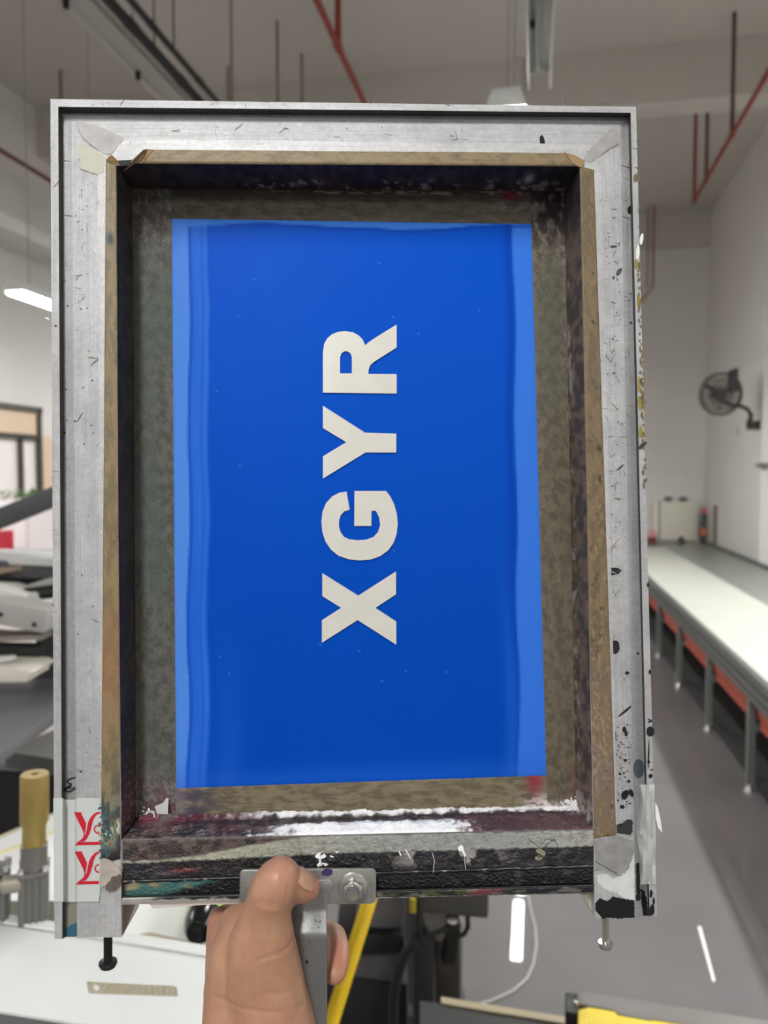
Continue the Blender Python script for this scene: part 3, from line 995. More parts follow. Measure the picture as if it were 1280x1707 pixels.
SX, SY = (.02, 1, 1), (1, .02, 1)
RAILM = {}
for k_, st_ in (('x', SX), ('y', SY)):
    RAILM[k_] = [alu_mat('frame aluminium ' + k_, st_, 1.0), alu_mat('shade toned channel aluminium ' + k_, st_, .78, .5), alu_mat('shade dark groove ' + k_, st_, .14, .6), alu_mat('lit tone aluminium strip ' + k_, st_, 1.1, .52)]  # channel, groove and strip tones carry painted shading
WL, WC, WM_, WB = 6 * MMM, 0.0, 1.3 * MMM, -32 * MMM
WMESH = -30 * MMM
ws = [WL, WL, WC, WC, WM_, WM_]          # w of the edges e0 e1 e2 e3 e4 e6
TLc = [(84, 165), (97, 178), (104.5, 189), (121, 204), (163, 232), (193, 271)]
TRc = [(1060, 178), (1051, 188), (1047, 196), (1032, 210), (1000, 241), (967, 277)]
BLc = [(91, 1565), (104, 1565), (109.5, 1562), (130, 1562), (168, 1562), (203, 1562)]
BRc = [(1095, 1528), (1083, 1528), (1080, 1527), (1058, 1530), (1033, 1530), (991, 1530)]


def section(c):
    pts = [L(c[i][0], c[i][1], ws[i]) for i in range(6)]
    out = [at_w(pts[0], WB), pts[0], pts[1], pts[2], at_w(pts[3], WC), at_w(pts[3], WM_), pts[4], at_w(pts[4], WM_ + .0004), at_w(pts[5], WM_ + .0004), at_w(pts[5], WB)]
    return out


def rail(c0, c1, label=None):
    a, b = section(c0), section(c1)
    mb = MB()
    n = len(a)
    N = 6
    vs, fs = [], []
    for k in range(N + 1):
        vs += [p + (q - p) * (k / N) for p, q in zip(a, b)]
    for k in range(N):
        for i in range(n):
            j = (i + 1) % n
            fs.append((k * n + i, k * n + j, (k + 1) * n + j, (k + 1) * n + i))
    fs += [tuple(range(n)), tuple(N * n + i for i in range(n - 1, -1, -1))]
    mb.add(vs, fs)
    d = abs(b[1].x - a[1].x) > abs(b[1].y - a[1].y)
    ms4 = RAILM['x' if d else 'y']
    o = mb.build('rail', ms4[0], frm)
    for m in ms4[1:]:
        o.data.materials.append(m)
    # shading painted by face: darker channel, dark groove beside the lip, lighter inner strip
    A0, A1 = a, b
    def side(p, q, r):
        return (q.x - p.x) * (r.y - p.y) - (q.y - p.y) * (r.x - p.x)
    mids = {i: ((a[i] + a[(i + 1) % n]) / 2, (b[i] + b[(i + 1) % n]) / 2) for i in range(n)}
    for f in o.data.polygons:
        c = f.center
        best, bd = 0, 1e9
        for i, (p, q) in mids.items():
            v = q - p
            t = max(0, min(1, (c - p).dot(v) / v.length_squared))
            dd = (c - p - v * t).length
            if dd < bd:
                bd, best = dd, i
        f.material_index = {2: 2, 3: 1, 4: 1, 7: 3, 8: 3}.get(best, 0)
    return o


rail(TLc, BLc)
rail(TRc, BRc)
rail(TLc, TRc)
# lower rail sits between the two side rails
bLc = [(203, 1508), (203, 1497), (203, 1494), (203, 1469), (203, 1432), (203, 1400)]
bRc = [(991, 1488), (991, 1477), (991, 1474), (991, 1443), (991, 1409), (991, 1382)]
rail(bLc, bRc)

# ---- painted grids: pigment per vertex, real relief
vm_dirty = vmat('inked tape', .6, bump=.25, bscale=700, spec=.3)
vm_ink = vmat('dried ink', .30, bump=.6, bscale=700)
vm_blue = vmat('blue emulsion', .42, bump=.02, bscale=120, spec=.06)
vm_kraft = vmat('kraft tape', .5, bump=.15, bscale=500)
vm_metal = vmat('inked aluminium', .45, .25, bump=.2, bscale=500)


def grid(name, c, nu, nv, colf, m, parent=frm, relief=None, thick=.0003, label=None):
    """c: four corners (s0t0, s1t0, s1t1, s0t1) in frame coordinates"""
    c = [Vector(p) for p in c]
    nrm = (c[1] - c[0]).cross(c[3] - c[0]).normalized()
    if (EYE_L - (c[0] + c[2]) * .5).dot(nrm) < 0:
        nrm = -nrm
    vs, fs, cols = [], [], []
    for j in range(nv + 1):
        t = j / nv
        for i in range(nu + 1):
            s = i / nu
            p = c[0] * (1 - s) * (1 - t) + c[1] * s * (1 - t) + c[2] * s * t + c[3] * (1 - s) * t
            edge = i in (0, nu) or j in (0, nv)
            h = 0 if edge else thick + (relief(s, t) if relief else 0)
            vs.append(p + nrm * h)
            cols.append(lin(colf(s, t)) + (1.0,))
    for j in range(nv):
        for i in range(nu):
            a = j * (nu + 1) + i
            fs.append((a, a + 1, a + nu + 2, a + nu + 1))
    me = bpy.data.meshes.new(name)
    me.from_pydata([tuple(p) for p in vs], [], fs)
    at = me.color_attributes.new('Col', 'FLOAT_COLOR', 'POINT')
    at.data.foreach_set('color', [x for q_ in cols for x in q_])
    me.polygons.foreach_set('use_smooth', [True] * len(me.polygons))
    me.materials.append(m)
    me.validate()
    o = bpy.data.objects.new(name, me)
    COL.objects.link(o)
    if (vs[1] - vs[0]).cross(vs[nu + 1] - vs[0]).dot(nrm) < 0:
        me.flip_normals()
    o.parent = parent
    if label:
        o['label'] = label
    return o


EYE_L = FM.inverted() @ EYE

# mesh cloth stretched over the back
i6 = [L(*TLc[5], WM_), L(*TRc[5], WM_), L(*BRc[5], WM_), L(*BLc[5], WM_)]
cl = MB()
A_, B_ = at_w(L(150, 215, 0), WMESH), at_w(L(1012, 215, 0), WMESH)
C2, D2 = at_w(L(1035, 1440, 0), WMESH), at_w(L(160, 1440, 0), WMESH)
cl.prism([A_, B_, C2, D2], (0, 0, -.0006))
cl.build('mesh_cloth', mat('mesh cloth', (190, 190, 184), .5), frm)

# stencil corners (pixels)
S4 = [(285, 364), (886, 373), (912, 1293), (293, 1315)]
SL = [L(a, b, WMESH + .0004) for a, b in S4]


def blue_col(s, t):
    base = mix((0, 80, 196), (0, 68, 172), sst(0, .9, t))  # light falloff painted in: brighter top, darker bottom
    w = .006 * math.sin(t * 19 + 1) + .010 * (nz(s, t, 3, 6, 4) - .5)
    x = s + w * .6
    y = t
    n = nz(s, t, 30, 3, 2)
    light = (86, 138, 222)
    mid = (52, 110, 212)
    c = base
    # left overlap bands
    b1 = .050 - .02 * t
    b2 = .103 - .02 * t + .006 * (nz(s, t, 1, 9, 7) - .5)
    c = mix(c, mix(mid, base, .25 + .3 * (n - .5)), 1 - sst(b2 - .004, b2 + .010, x))
    c = mix(c, light, (1 - sst(b1 - .002, b1 + .003, x)) * .85)
    for bb, k in ((b1, .8), (b2, .55), (.083 - .02 * t, .3)):
        c = mix(c, (10, 66, 176), k * math.exp(-((x - bb - .004) / .0035) ** 2))
    # right overlap band
    r1 = .948 - .028 * t
    c = mix(c, mix((66, 128, 226), mid, .2 + .5 * t), sst(r1 - .002, r1 + .004, x) * .9)
    c = mix(c, (4, 56, 160), .6 * math.exp(-((x - r1 + .012) / .012) ** 2))
    if t > .5:
        c = mix(c, mid, .4 * sst(.5, .9, t) * math.exp(-((x - .905) / .018) ** 2))
    # wavy upper rim
    e = .013 + .006 * math.sin(s * 9.0 + 2.2) + .004 * (nz(s, 0, 8, 1, 3) - .5) - .005 * sst(.35, .6, s)
    c = mix(c, mix((84, 146, 228), mid, .35), (1 - sst(e - .002, e + .001, y)) * .8)
    c = mix(c, (4, 58, 168), .6 * math.exp(-((y - e - .003) / .003) ** 2) * sst(.1, .2, s))
    # soft highlight painted near upper left; pale lower rim
    c = mix(c, (54, 112, 214), .35 * sst(.45, .75, nz(s, t, 5, 5, 9)) * (1 - sst(.1, .35, s)) * (1 - sst(.1, .3, t)))
    c = mix(c, (44, 96, 198), .35 * math.exp(-((y - .99) / .02) ** 2))
    c = mix(c, (40, 92, 196), .4 * sst(.6, 1, t) * math.exp(-((x - .14) / .04) ** 2))
    # specks
    if nz(s, t, 160, 240, 11, 1) > .93:
        c = mix(c, (120, 160, 220), .5)
    return c


def blue_rel(s, t):
    b1 = .050 - .02 * t
    b2 = .103 - .02 * t
    h = -.00012 * sst(b1 - .002, b1 + .003, s) - .00010 * sst(b2 - .004, b2 + .008, s)
    h += .00012 * sst(.945 - .028 * t, .952 - .028 * t, s)
    h += .00016 * (nz(s, t, 4, 5, 21, 2) - .5)
    d = math.hypot((s - .505) * 600, (t - .845) * 940)
    h += .0005 * math.exp(-(d / 14) ** 2)
    return h


stn = grid('stencil', SL, 200, 300, blue_col, vm_blue, relief=blue_rel, thick=.0004, label='blue emulsion stencil reading XGYR')

# open letters
ZL = lambda pts: [(480 + a / 2.8, 500 + b / 2.8) for a, b in pts]


def arc(cx, cy, rx, ry, a0, a1, n=10):
    return [(cx + rx * math.cos(math.radians(a0 + (a1 - a0) * k / n)), cy - ry * math.sin(math.radians(a0 + (a1 - a0) * k / n))) for k in range(n + 1)]


LET = {
    'X': [[(160, 1275), (328, 1380), (504, 1267), (504, 1374), (408, 1437), (505, 1501), (505, 1609), (325, 1494), (158, 1600), (158, 1495), (248, 1437), (160, 1382)]],
    'G': [[(273, 894), (288, 979), (262, 987), (246, 1005), (238, 1030), (238, 1058), (246, 1085), (262, 1106), (286, 1117), (325, 1122), (365, 1119), (398, 1107), (420, 1083),
           (430, 1050), (425, 1015), (410, 984), (390, 984), (389, 1055), (309, 1055), (310, 892), (458, 892), (478, 918), (496, 955), (508, 1000), (512, 1045), (507, 1092), (492, 1135),
           (468, 1168), (432, 1195), (388, 1211), (335, 1216), (282, 1210), (236, 1194), (200, 1165), (174, 1126), (160, 1082), (156, 1035), (161, 988), (177, 949), (206, 917), (240, 900)]],
    'Y': [[(163, 494), (360, 620), (505, 624), (505, 712), (362, 712), (163, 834), (163, 730), (272, 664), (163, 598)]],
    'R': [[(163, 433), (507, 437), (507, 347), (375, 346), (376, 325), (384, 305), (402, 289), (507, 222), (507, 115), (402, 180), (376, 198), (360, 212), (349, 186), (330, 166), (302, 151), (268, 146),
           (235, 149), (205, 161), (183, 180), (169, 206), (163, 245)],
          [(243, 343), (243, 268), (248, 252), (257, 243), (270, 239), (284, 243), (293, 252), (298, 268), (298, 343)]],
}
silk = mat('open mesh silver', (214, 212, 204), .32, .25, var=.03, scale=80)
for ch, loops in LET.items():
    lp = []
    for l in loops:
        lp.append([(q_.x, q_.y, WMESH + .00125) for q_ in (L(a, b, WMESH + .0013) for a, b in ZL(l))])
    fill_poly(lp, .00025).build('letter', silk, stn, smooth=False)['label'] = 'open mesh letter %s in the stencil' % ch

# ---- brown tape around the stencil, on the mesh


def P2(a, b, w=WMESH + .0006):
    return L(a, b, w)


def border_col(kind):
    base = {'l': (88, 88, 82), 'r': (104, 95, 80), 't': (86, 80, 70), 'b': (116, 106, 86)}[kind]

    def f(s, t):
        n = nz(s, t, 6 if kind in 'lr' else 26, 60 if kind in 'lr' else 5, 3, 4)
        n2 = nz(s, t, 30, 300 if kind in 'lr' else 40, 5, 3)
        c = mix(base, tuple(v * .8 for v in base), sst(.35, .7, n))
        c = mix(c, tuple(min(255, v * 1.22) for v in base), .5 * sst(.5, .8, n2))
        if kind == 'l':
            c = mix(c, (74, 84, 80), .5 * sst(.4, .7, nz(s, t, 2, 8, 8)))
            k = sst(.88, .98, t)
            c = mix(c, (132, 118, 124), k * sst(.42, .58, n2) * .8)
            c = mix(c, (86, 52, 60), k * .6 * sst(.5, .6, nz(s, t, 5, 30, 12)))
            c = mix(c, (78, 52, 56), .5 * (1 - sst(.06, .1, t)) * sst(.45, .6, n))
            c = mix(c, (176, 166, 164), (1 - sst(.08, .11, t)) * sst(.62, .75, n2) * .25)
        if kind == 'r':
            c = mix(c, (82, 88, 80), .5 * sst(.4, .7, nz(s, t, 2, 8, 18)) * (1 - t))
            kk = sst(.55, .95, s) * (1 - sst(.3, .5, t)) + .35 * (1 - sst(.05, .2, t))
            c = mix(c, (164, 154, 154), min(1, kk) * sst(.50, .72, n2) * .5)
            c = mix(c, (34, 26, 30), (1 - sst(.05, .13, t)) * sst(.35, .6, n) * .9)
            c = mix(c, (150, 28, 54), sst(.6, .95, s) * math.exp(-((t - .955) / .035) ** 2) * .9)
            c = mix(c, (226, 218, 224), sst(.975, .99, t) * sst(.35, .55, n2))
        if kind == 't':
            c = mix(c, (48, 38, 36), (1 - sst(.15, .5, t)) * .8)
            c = mix(c, (150, 138, 134), math.exp(-((t - .20 - .05 * n) / .05) ** 2) * sst(.5, .6, n2) * .8 * sst(.15, .4, s))
            c = mix(c, (132, 22, 42), .9 * math.exp(-((s - .94) / .022) ** 2 - ((t - .28) / .10) ** 2))
            c = mix(c, (172, 164, 160), .7 * math.exp(-((s - .94) / .03) ** 2 - ((t - .58) / .10) ** 2) * sst(.4, .6, n2))
        if kind == 'b':
            c = mix(c, (52, 48, 78), (1 - sst(.0, .16, s)) * .8 * sst(.3, .55, n))
            c = mix(c, (128, 116, 116), (1 - sst(.0, .05, s)) * .7)
            c = mix(c, (240, 238, 238), sst(.84, .93, t + .1 * (n2 - .5)) * sst(.12, .3, s))
            c = mix(c, (222, 214, 220), .9 * sst(.9, .97, s) * sst(.3, .5, n2) * sst(.3, .8, t))
            c = mix(c, (140, 30, 54), .8 * math.exp(-((s - .965) / .02) ** 2 - ((t - .1) / .35) ** 2))
        return c
    return f


grid('border_tape', [P2(208, 308), P2(286, 308), P2(294, 1372), P2(212, 1385)], 26, 280, border_col('l'), vm_dirty, thick=.0002)
grid('border_tape', [P2(884, 308), P2(955, 308), P2(978, 1356), P2(912, 1356)], 26, 280, border_col('r'), vm_dirty, thick=.0002)
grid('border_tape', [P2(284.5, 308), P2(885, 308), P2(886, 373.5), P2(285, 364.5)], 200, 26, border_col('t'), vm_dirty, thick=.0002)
grid('border_tape', [P2(292.5, 1314), P2(912, 1292.5), P2(913, 1356), P2(293, 1372)], 200, 26, border_col('b'), vm_dirty, thick=.0002)


# ---- inside walls: dirty tape, with their shade mixed into the dark tones
def inner(c0, c1, name, nu, nv, f, relief=None, m=vm_dirty, inset=(0, 0)):
    a, b = L(*c0, WM_ + .0004), L(*c1, WM_ + .0004)
    ia = Vector((inset[0], inset[1], 0))
    return grid(name, [a + ia, b + ia, at_w(b, WMESH) + ia, at_w(a, WMESH) + ia], nu, nv, f, m, relief=relief, thick=.0004)


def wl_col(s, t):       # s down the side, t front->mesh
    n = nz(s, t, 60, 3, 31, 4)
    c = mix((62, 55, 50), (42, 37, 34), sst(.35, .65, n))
    c = mix(c, (50, 42, 56), .4 * sst(.5, .62, nz(s, t, 14, 2, 33)) * sst(.3, .5, s))
    c = mix(c, (112, 92, 66), .5 * math.exp(-((t - .75) / .12) ** 2) * sst(.5, .6, nz(s, t, 20, 2, 35)))
    c = mix(c, (104, 52, 62), sst(.86, .95, s) * sst(.4, .6, nz(s, t, 40, 5, 36)) * .8)
    c = mix(c, (156, 144, 142), sst(.7, 1, s) * sst(.66, .72, nz(s, t, 120, 8, 37)) * .8)
    return c


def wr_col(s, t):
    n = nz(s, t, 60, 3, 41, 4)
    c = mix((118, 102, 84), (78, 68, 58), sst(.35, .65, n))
    c = mix(c, (182, 172, 170), .8 * sst(.60, .70, nz(s, t, 50, 4, 42)) * math.exp(-((t - .8) / .25) ** 2))
    c = mix(c, (30, 24, 28), (1 - sst(.03, .12, s)) * .7)
    c = mix(c, (216, 208, 212), sst(.9, .97, s) * sst(.4, .55, nz(s, t, 80, 6, 43)) * .8)
    return c


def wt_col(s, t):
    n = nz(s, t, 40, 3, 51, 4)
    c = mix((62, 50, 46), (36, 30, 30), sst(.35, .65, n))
    c = mix(c, (150, 140, 138), .8 * sst(.62, .68, nz(s, t, 60, 5, 52)) * sst(.4, .6, t) * sst(.2, .3, s))
    c = mix(c, (200, 190, 196), .9 * math.exp(-((s - .9) / .012) ** 2 - ((t - .45) / .2) ** 2))
    return c


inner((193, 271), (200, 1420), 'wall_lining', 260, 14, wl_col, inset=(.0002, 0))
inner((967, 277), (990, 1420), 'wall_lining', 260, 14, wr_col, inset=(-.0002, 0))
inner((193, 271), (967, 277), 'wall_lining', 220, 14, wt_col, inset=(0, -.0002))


def wb_col(s, t):
    t = 1 - t           # now 0 at the mesh, 1 at the front edge
    n = nz(s, t, 40, 4, 61, 4)
    n2 = nz(s, t, 110, 14, 62, 4)
    n3 = nz(s, t, 14, 3, 63, 3)
    c = mix((96, 84, 78), (46, 40, 39), sst(.35, .65, n))
    c = mix(c, (120, 66, 74), .45 * sst(.55, .7, n3) * (1 - sst(.3, .45, s)))
    c = mix(c, (106, 46, 62), .9 * (1 - sst(.10, .3, s)) * (1 - sst(.25, .55, t)) * sst(.3, .5, n))
    c = mix(c, (166, 158, 156), .6 * sst(.62, .7, n2))
    c = mix(c, mix((84, 70, 66), (104, 62, 72), n3), .85 * sst(.66, .74, s) * sst(.18, .3, t))
    c = mix(c, (122, 112, 102), .5 * sst(.84, .9, s) * sst(.45, .6, n))
    c = mix(c, (44, 40, 46), .8 * math.exp(-((t - .34) / .10) ** 2) * sst(.06, .14, s))
    c = mix(c, (246, 246, 246), (1 - sst(.14, .24, t + .16 * (n - .5))) * sst(.14, .34, s + .1 * (n2 - .5)))
    k = sst(.28, .36, s + .22 * (n - .5)) * (1 - sst(.70, .76, s + .12 * (n2 - .5)))
    c = mix(c, (247, 247, 246), k * sst(.46, .56, t + .18 * (n - .5) - .18 * (1 - sst(.3, .55, s)) ))
    c = mix(c, (224, 216, 222), sst(.95, .99, s) * sst(.4, .55, n2) * (1 - sst(.3, .5, t)))
    return c


def wb_rel(s, t):
    t = 1 - t
    n = nz(s, t, 24, 4, 61, 3)
    n2 = nz(s, t, 90, 10, 62, 3)
    h = .0020 * math.exp(-((t - .10) / .09) ** 2) * (.5 + n)
    h += .0020 * math.exp(-((t - .36) / .08) ** 2) * sst(.4, .8, s)
    h += .0030 * math.exp(-((t - .76) / .18) ** 2) * sst(.24, .4, s) * (1 - sst(.68, .78, s)) * (.5 + n)
    return h + .0016 * (n2 - .5)


inner((203, 1400), (991, 1382), 'ink_crust', 330, 34, wb_col, relief=wb_rel, m=vm_ink, inset=(0, .0002))


# ---- lower rail: caked ink on the face, in the channel and on the lip
def bf_col(s, t):       # face, 0 at the inner edge
    n = nz(s, t, 46, 4, 71, 4)
    n2 = nz(s, t, 110, 9, 72, 4)
    c = mix((21, 20, 21), (48, 46, 46), sst(.55, .75, n))
    c = mix(c, (40, 33, 58), .5 * sst(.60, .68, nz(s, t, 18, 3, 73)))
    c = mix(c, (110, 104, 104), .4 * sst(.70, .76, n2))
    up = .42 + .0 * s
    lo = .50 - .5 * sst(.05, .42, s)
    hi = lo + .06 + .40 * sst(.06, .40, s)
    strip = sst(lo - .03, lo + .03, t + .05 * (n - .5)) * (1 - sst(hi - .03, hi + .03, t + .05 * (n2 - .5)))
    c2 = mix((168, 168, 150), (146, 150, 146), sst(.2, .6, s))
    c2 = mix(c2, (178, 176, 168), .5 * sst(.8, 1, s))
    c2 = mix(c2, (120, 112, 104), .5 * sst(.55, .7, n2))
    # brown caked ink above the strip at left
    if t < lo:
        c = mix(mix((88, 77, 71), (46, 41, 39), sst(.35, .65, n)), (110, 62, 64), .3 * sst(.58, .7, n2))
    c = mix(c, c2, strip)
    # bare metal windows in the black
    if t > hi:
        k = sst(.56, .60, nz(s, t, 26, 1.2, 75, 3) + .12 * (1 - t)) * math.exp(-((s - .68) / .12) ** 4) * (1 - sst(.75, .95, t))
        c = mix(c, (150, 146, 144), k)
        c = mix(c, (150, 52, 56), .8 * math.exp(-((s - .13) / .03) ** 2 - ((t - .78) / .05) ** 2))
        c = mix(c, (120, 116, 112), .5 * math.exp(-((s - .09) / .03) ** 2 - ((t - .84) / .06) ** 2))
    return c


def bc_col(s, t):
    n = nz(s, t, 40, 3, 81, 4)
    c = mix((58, 100, 98), (150, 134, 104), sst(.42, .6, nz(s, t, 10, 1.5, 82)) * (1 - sst(.5, .8, t)))
    c = mix(c, (60, 94, 92), sst(.6, .9, t) * .8)
    c = mix(c, (16, 15, 17), sst(.13, .17, s + .12 * (t - .5) + .05 * (n - .5)))
    c = mix(c, (10, 10, 12), 1 - sst(.0, .012, s))
    if s > .5:
        c = mix(c, (90, 86, 88), .6 * sst(.70, .76, n) * sst(.6, .8, s))
    return c


def bl_col(s, t):       # lip: 0 at the channel side
    n = nz(s, t, 50, 1.5, 91, 4)
    c = mix((172, 168, 162), (150, 146, 138), n)
    k = sst(.05, .09, s) * (1 - sst(.3, .6, t + .9 * (n - .5)))
    c = mix(c, (22, 22, 22), k)
    if s > .5:
        g_ = mix((70, 72, 44), (30, 30, 30), sst(.4, .55, n))
        g_ = mix(g_, (104, 52, 62), sst(.72, .74, s) * (1 - sst(.79, .81, s)))
        g_ = mix(g_, (28, 27, 34), sst(.81, .83, s))
        c = mix(g_, (112, 108, 100), .8 * sst(.58, .66, nz(s, t, 24, 1, 93)))
    return c


rel_s = lambda s, t: .0006 * (nz(s, t, 90, 9, 72, 3) - .3)
grid('ink_crust', [L(204, 1401, WM_ + .0005), L(990, 1383, WM_ + .0005), L(990, 1442, WM_ + .0002), L(204, 1468, WM_ + .0002)], 330, 34, bf_col, vm_ink, relief=rel_s, thick=.0004)
grid('ink_crust', [L(204, 1469.5, WC), L(990, 1443.5, WC), L(990, 1474, WC), L(204, 1494, WC)], 260, 14, bc_col, vm_ink, thick=.0003)
grid('ink_crust', [L(204, 1497, WL), L(990, 1477, WL), L(990, 1487, WL), L(204, 1507, WL)], 260, 8, bl_col, vm_metal, thick=.0003)


# ---- kraft tape over the front inner edge
def kraft(base, seed, along, dark=.5, extra=None):
    def f(s, t):
        u, v = (s, t) if along == 's' else (t, s)
        n = nz(u, v, 30, 2, seed, 4)
        n2 = nz(u, v, 140, 10, seed + 1, 3)
        c = mix(base, tuple(x * .72 for x in base), sst(.4, .7, n) * dark)
        c = mix(c, tuple(min(255, x * 1.15) for x in base), .5 * sst(.55, .75, n2))
        c = mix(c, (70, 56, 40), .7 * sst(.86, .9, nz(u, v, 220, 7, seed + 2, 2)))
        if extra:
            c = extra(c, u, v, n, n2)
        return c
    return f


def kx_left(c, u, v, n, n2):
    k = sst(.80, .95, u)
    c = mix(c, (86, 84, 60), k * .7 * sst(.35, .6, n))
    k2 = math.exp(-((u - .955) / .035) ** 2)
    c = mix(c, (46, 84, 96), k2 * sst(.46, .56, n2))
    c = mix(c, (196, 196, 168), math.exp(-((u - .955) / .02) ** 2) * sst(.60, .66, n2))
    c = mix(c, (34, 34, 40), .7 * sst(.86, .97, u) * sst(.42, .56, n))
    c = mix(c, (28, 26, 30), sst(.975, .995, u))
    c = mix(c, (26, 52, 66), .9 * math.exp(-((u - .115) / .009) ** 2 - ((v - .45) / .3) ** 2))
    c = mix(c, (136, 96, 62), .6 * math.exp(-((u - .72) / .09) ** 2))
    return c


def kx_right(c, u, v, n, n2):
    k = sst(.66, .9, u)
    c = mix(c, (120, 100, 96), k * .6 * sst(.35, .6, n))
    c = mix(c, (160, 148, 146), .4 * sst(.56, .66, n2) * (sst(.72, .84, u) * (1 - sst(.9, .96, u))) * (1 - sst(.55, .9, v)))
    c = mix(c, (50, 38, 28), .8 * sst(.78, .82, nz(u, v, 60, 3, 131)) * (1 - sst(.2, .9, abs(v - .6))))
    c = mix(c, (160, 146, 138), .4 * sst(.74, .8, n2) * sst(.3, .6, u))
    return c


KW = WM_ + .0007
grid('edge_tape', [L(176.5, 264, KW), L(194, 270, KW), L(200.5, 1432, KW), L(168, 1440, KW)], 14, 300, kraft((128, 112, 82), 101, 't', extra=kx_left), vm_kraft, thick=.0004)
grid('edge_tape', [L(239, 249.5, KW), L(946, 255, KW), L(964, 277, KW), L(214, 272.5, KW)], 220, 12, kraft((130, 112, 80), 111, 's'), vm_kraft, thick=.0006)
grid('edge_tape', [L(966, 277, KW), L(990, 283, KW), L(1027, 1392, KW), L(990, 1398, KW)], 16, 300, kraft((114, 96, 68), 121, 't', extra=kx_right), vm_kraft, thick=.0005)
# torn, curled end of the upper tape and the little rounded corners
krf = mat('kraft tape plain', (146, 118, 76), .55, var=.15, scale=200)
for (a, b, c, d), h0, h1 in ((((246, 249), (239, 250), (207, 285), (226, 272)), .0012, .004), (((256, 250), (246, 249), (226, 272), (236, 273)), .0006, .0012)):
    MB().prism([L(*a, KW + h0), L(*b, KW + h1), L(*c, KW + h1 - .002), L(*d, KW + h0)], (0, 0, .0003)).build('tape_curl', krf, frm)
krm = krf
cm_ = MB()
cm_.prism([L(178, 268, KW + .0004), L(181, 262, KW + .001), L(187, 259, KW + .0012), L(196, 268, KW + .0012), L(207, 277, KW - .003), L(194, 277, KW)], (0, 0, .0006))
cm_.build('tape_corner', krf, frm)
cm_ = MB()
cm_.prism([L(940, 255, KW + .0002), L(958, 260, KW + .0002), L(972, 268, KW + .0002), L(974, 272, KW + .0002), L(968, 281, KW), L(955, 274, KW)], (0, 0, .0008))
cm_.build('tape_corner', krf, frm)
# dark gap where the tape is torn at the corner
gp = MB()
gp.prism([L(196, 268, KW), L(234, 266, KW), L(216, 276, KW), L(200, 277, KW)], (0, 0, .0003))
gp.build('tape_gap', mat('gap black', (26, 22, 20), .7), frm)

# ---- welded mitre smears on the corners
weld = mat('weld grey', (158, 156, 154), .58, .35, var=.12, scale=160)
# ---- ink spatter
inkb = mat('black ink', (20, 19, 22), .3)


def blob(mb, px, py, rx, ry, ang=0.0, w=WM_, n=14, rough=.25, seed=None):
    rs = random.Random(seed if seed is not None else int(px * 13 + py * 7))
    p = [rs.uniform(1 - rough, 1 + rough) for _ in range(n)]
    p = [(p[i - 1] + p[i] + p[(i + 1) % n]) / 3 for i in range(n)]
    ca, sa = math.cos(math.radians(ang)), math.sin(math.radians(ang))
    pts = []
    for i in range(n):
        a = 2 * math.pi * i / n
        x, y = rx * p[i] * math.cos(a), ry * p[i] * math.sin(a)
        pts.append(L(px + x * ca - y * sa, py + x * sa + y * ca, w + .0001))
    mb.prism(pts, (0, 0, .00025))




def org(pts, amp=1.2, step=2.0, seed=1):
    out = []
    for i, a in enumerate(pts):
        b = pts[(i + 1) % len(pts)]
        n = max(1, int(math.hypot(b[0] - a[0], b[1] - a[1]) / step))
        for k in range(n):
            x, y = a[0] + (b[0] - a[0]) * k / n, a[1] + (b[1] - a[1]) * k / n
            out.append((x + amp * noise.noise(Vector((x * .35, y * .35, seed))) * 1.6, y + amp * noise.noise(Vector((x * .35, y * .35, seed + 9))) * 1.6))
    return out


def patch(name, pts, w, m, thick=.0003, amp=1.2, seed=1):
    q_ = [L(a, b, w) for a, b in org(pts, amp, seed=seed)]
    mb = fill_poly([[(p_.x, p_.y, p_.z) for p_ in q_]], thick)
    return mb.build(name, m, frm, smooth=False)


def splats(lst, m, w=None, name='ink_splat', rough=.25, n=14):
    for a in lst:
        mb = MB()
        blob(mb, *a, w=WM_ if w is None else w, rough=rough, n=n)
        mb.build(name, m, frm, smooth=False)


patch('weld_smear', [(127, 205), (136, 203), (170, 212), (203, 228), (206, 234), (196, 242), (188, 256), (178, 259), (160, 248), (140, 232), (130, 217)], WM_ + .0004, weld, .0002, 1.5, 11)
patch('weld_smear', [(1018, 214), (1029, 218), (1030, 240), (1010, 252), (985, 272), (974, 268), (976, 258), (992, 240)], WM_ + .0004, weld, .0002, 2.5, 12)
patch('stain', [(130, 242), (138, 240), (160, 250), (176, 262), (172, 290), (160, 290), (134, 282)], WM_ + .0003, mat('olive stain', (172, 172, 158), .58, .3, var=.05, scale=90), .0002, 2.5, 13)
splats(((1023, 411, 6, 1.6, 0), (1032, 453, 3.5, 7, 30), (1022.5, 463, 2, 3, 20), (999, 474.5, 1.5, 1.5), (1022, 566, 1.3, 1.3), (1005, 569, 1.2, 1.2), (1023, 585, 1.4, 1.4), (1023.5, 622, 1.9, 1.9),
          (1012.5, 786, 1.8, 1.8), (1034, 779, 8, 1.2, -42), (1021.5, 953, 13, 6.5, -8), (1024, 1079, 9, 11, 20), (1045, 1122, 4, 3), (1041, 1186, 14, 2, -40), (1040, 1216, 3, 5), (1044, 1222, 1.5, 7, -10),
          (1042, 1267, 3, 2.5), (1033, 1290, 2, 2), (1048, 1302, 2.5, 2.5), (1042, 1325, 6, 8, 30), (1052, 1322, 3.5, 7, -20), (1037, 1345, 4, 3), (1029, 1334, 2, 2), (1035, 1382, 8, 9), (1050, 1372, 5, 6), (1046, 1386, 8, 6),
          (1023, 1225, 4, 8), (904, 236, 4, 10, -8)), inkb)
sp = MB()
rs = random.Random(5)
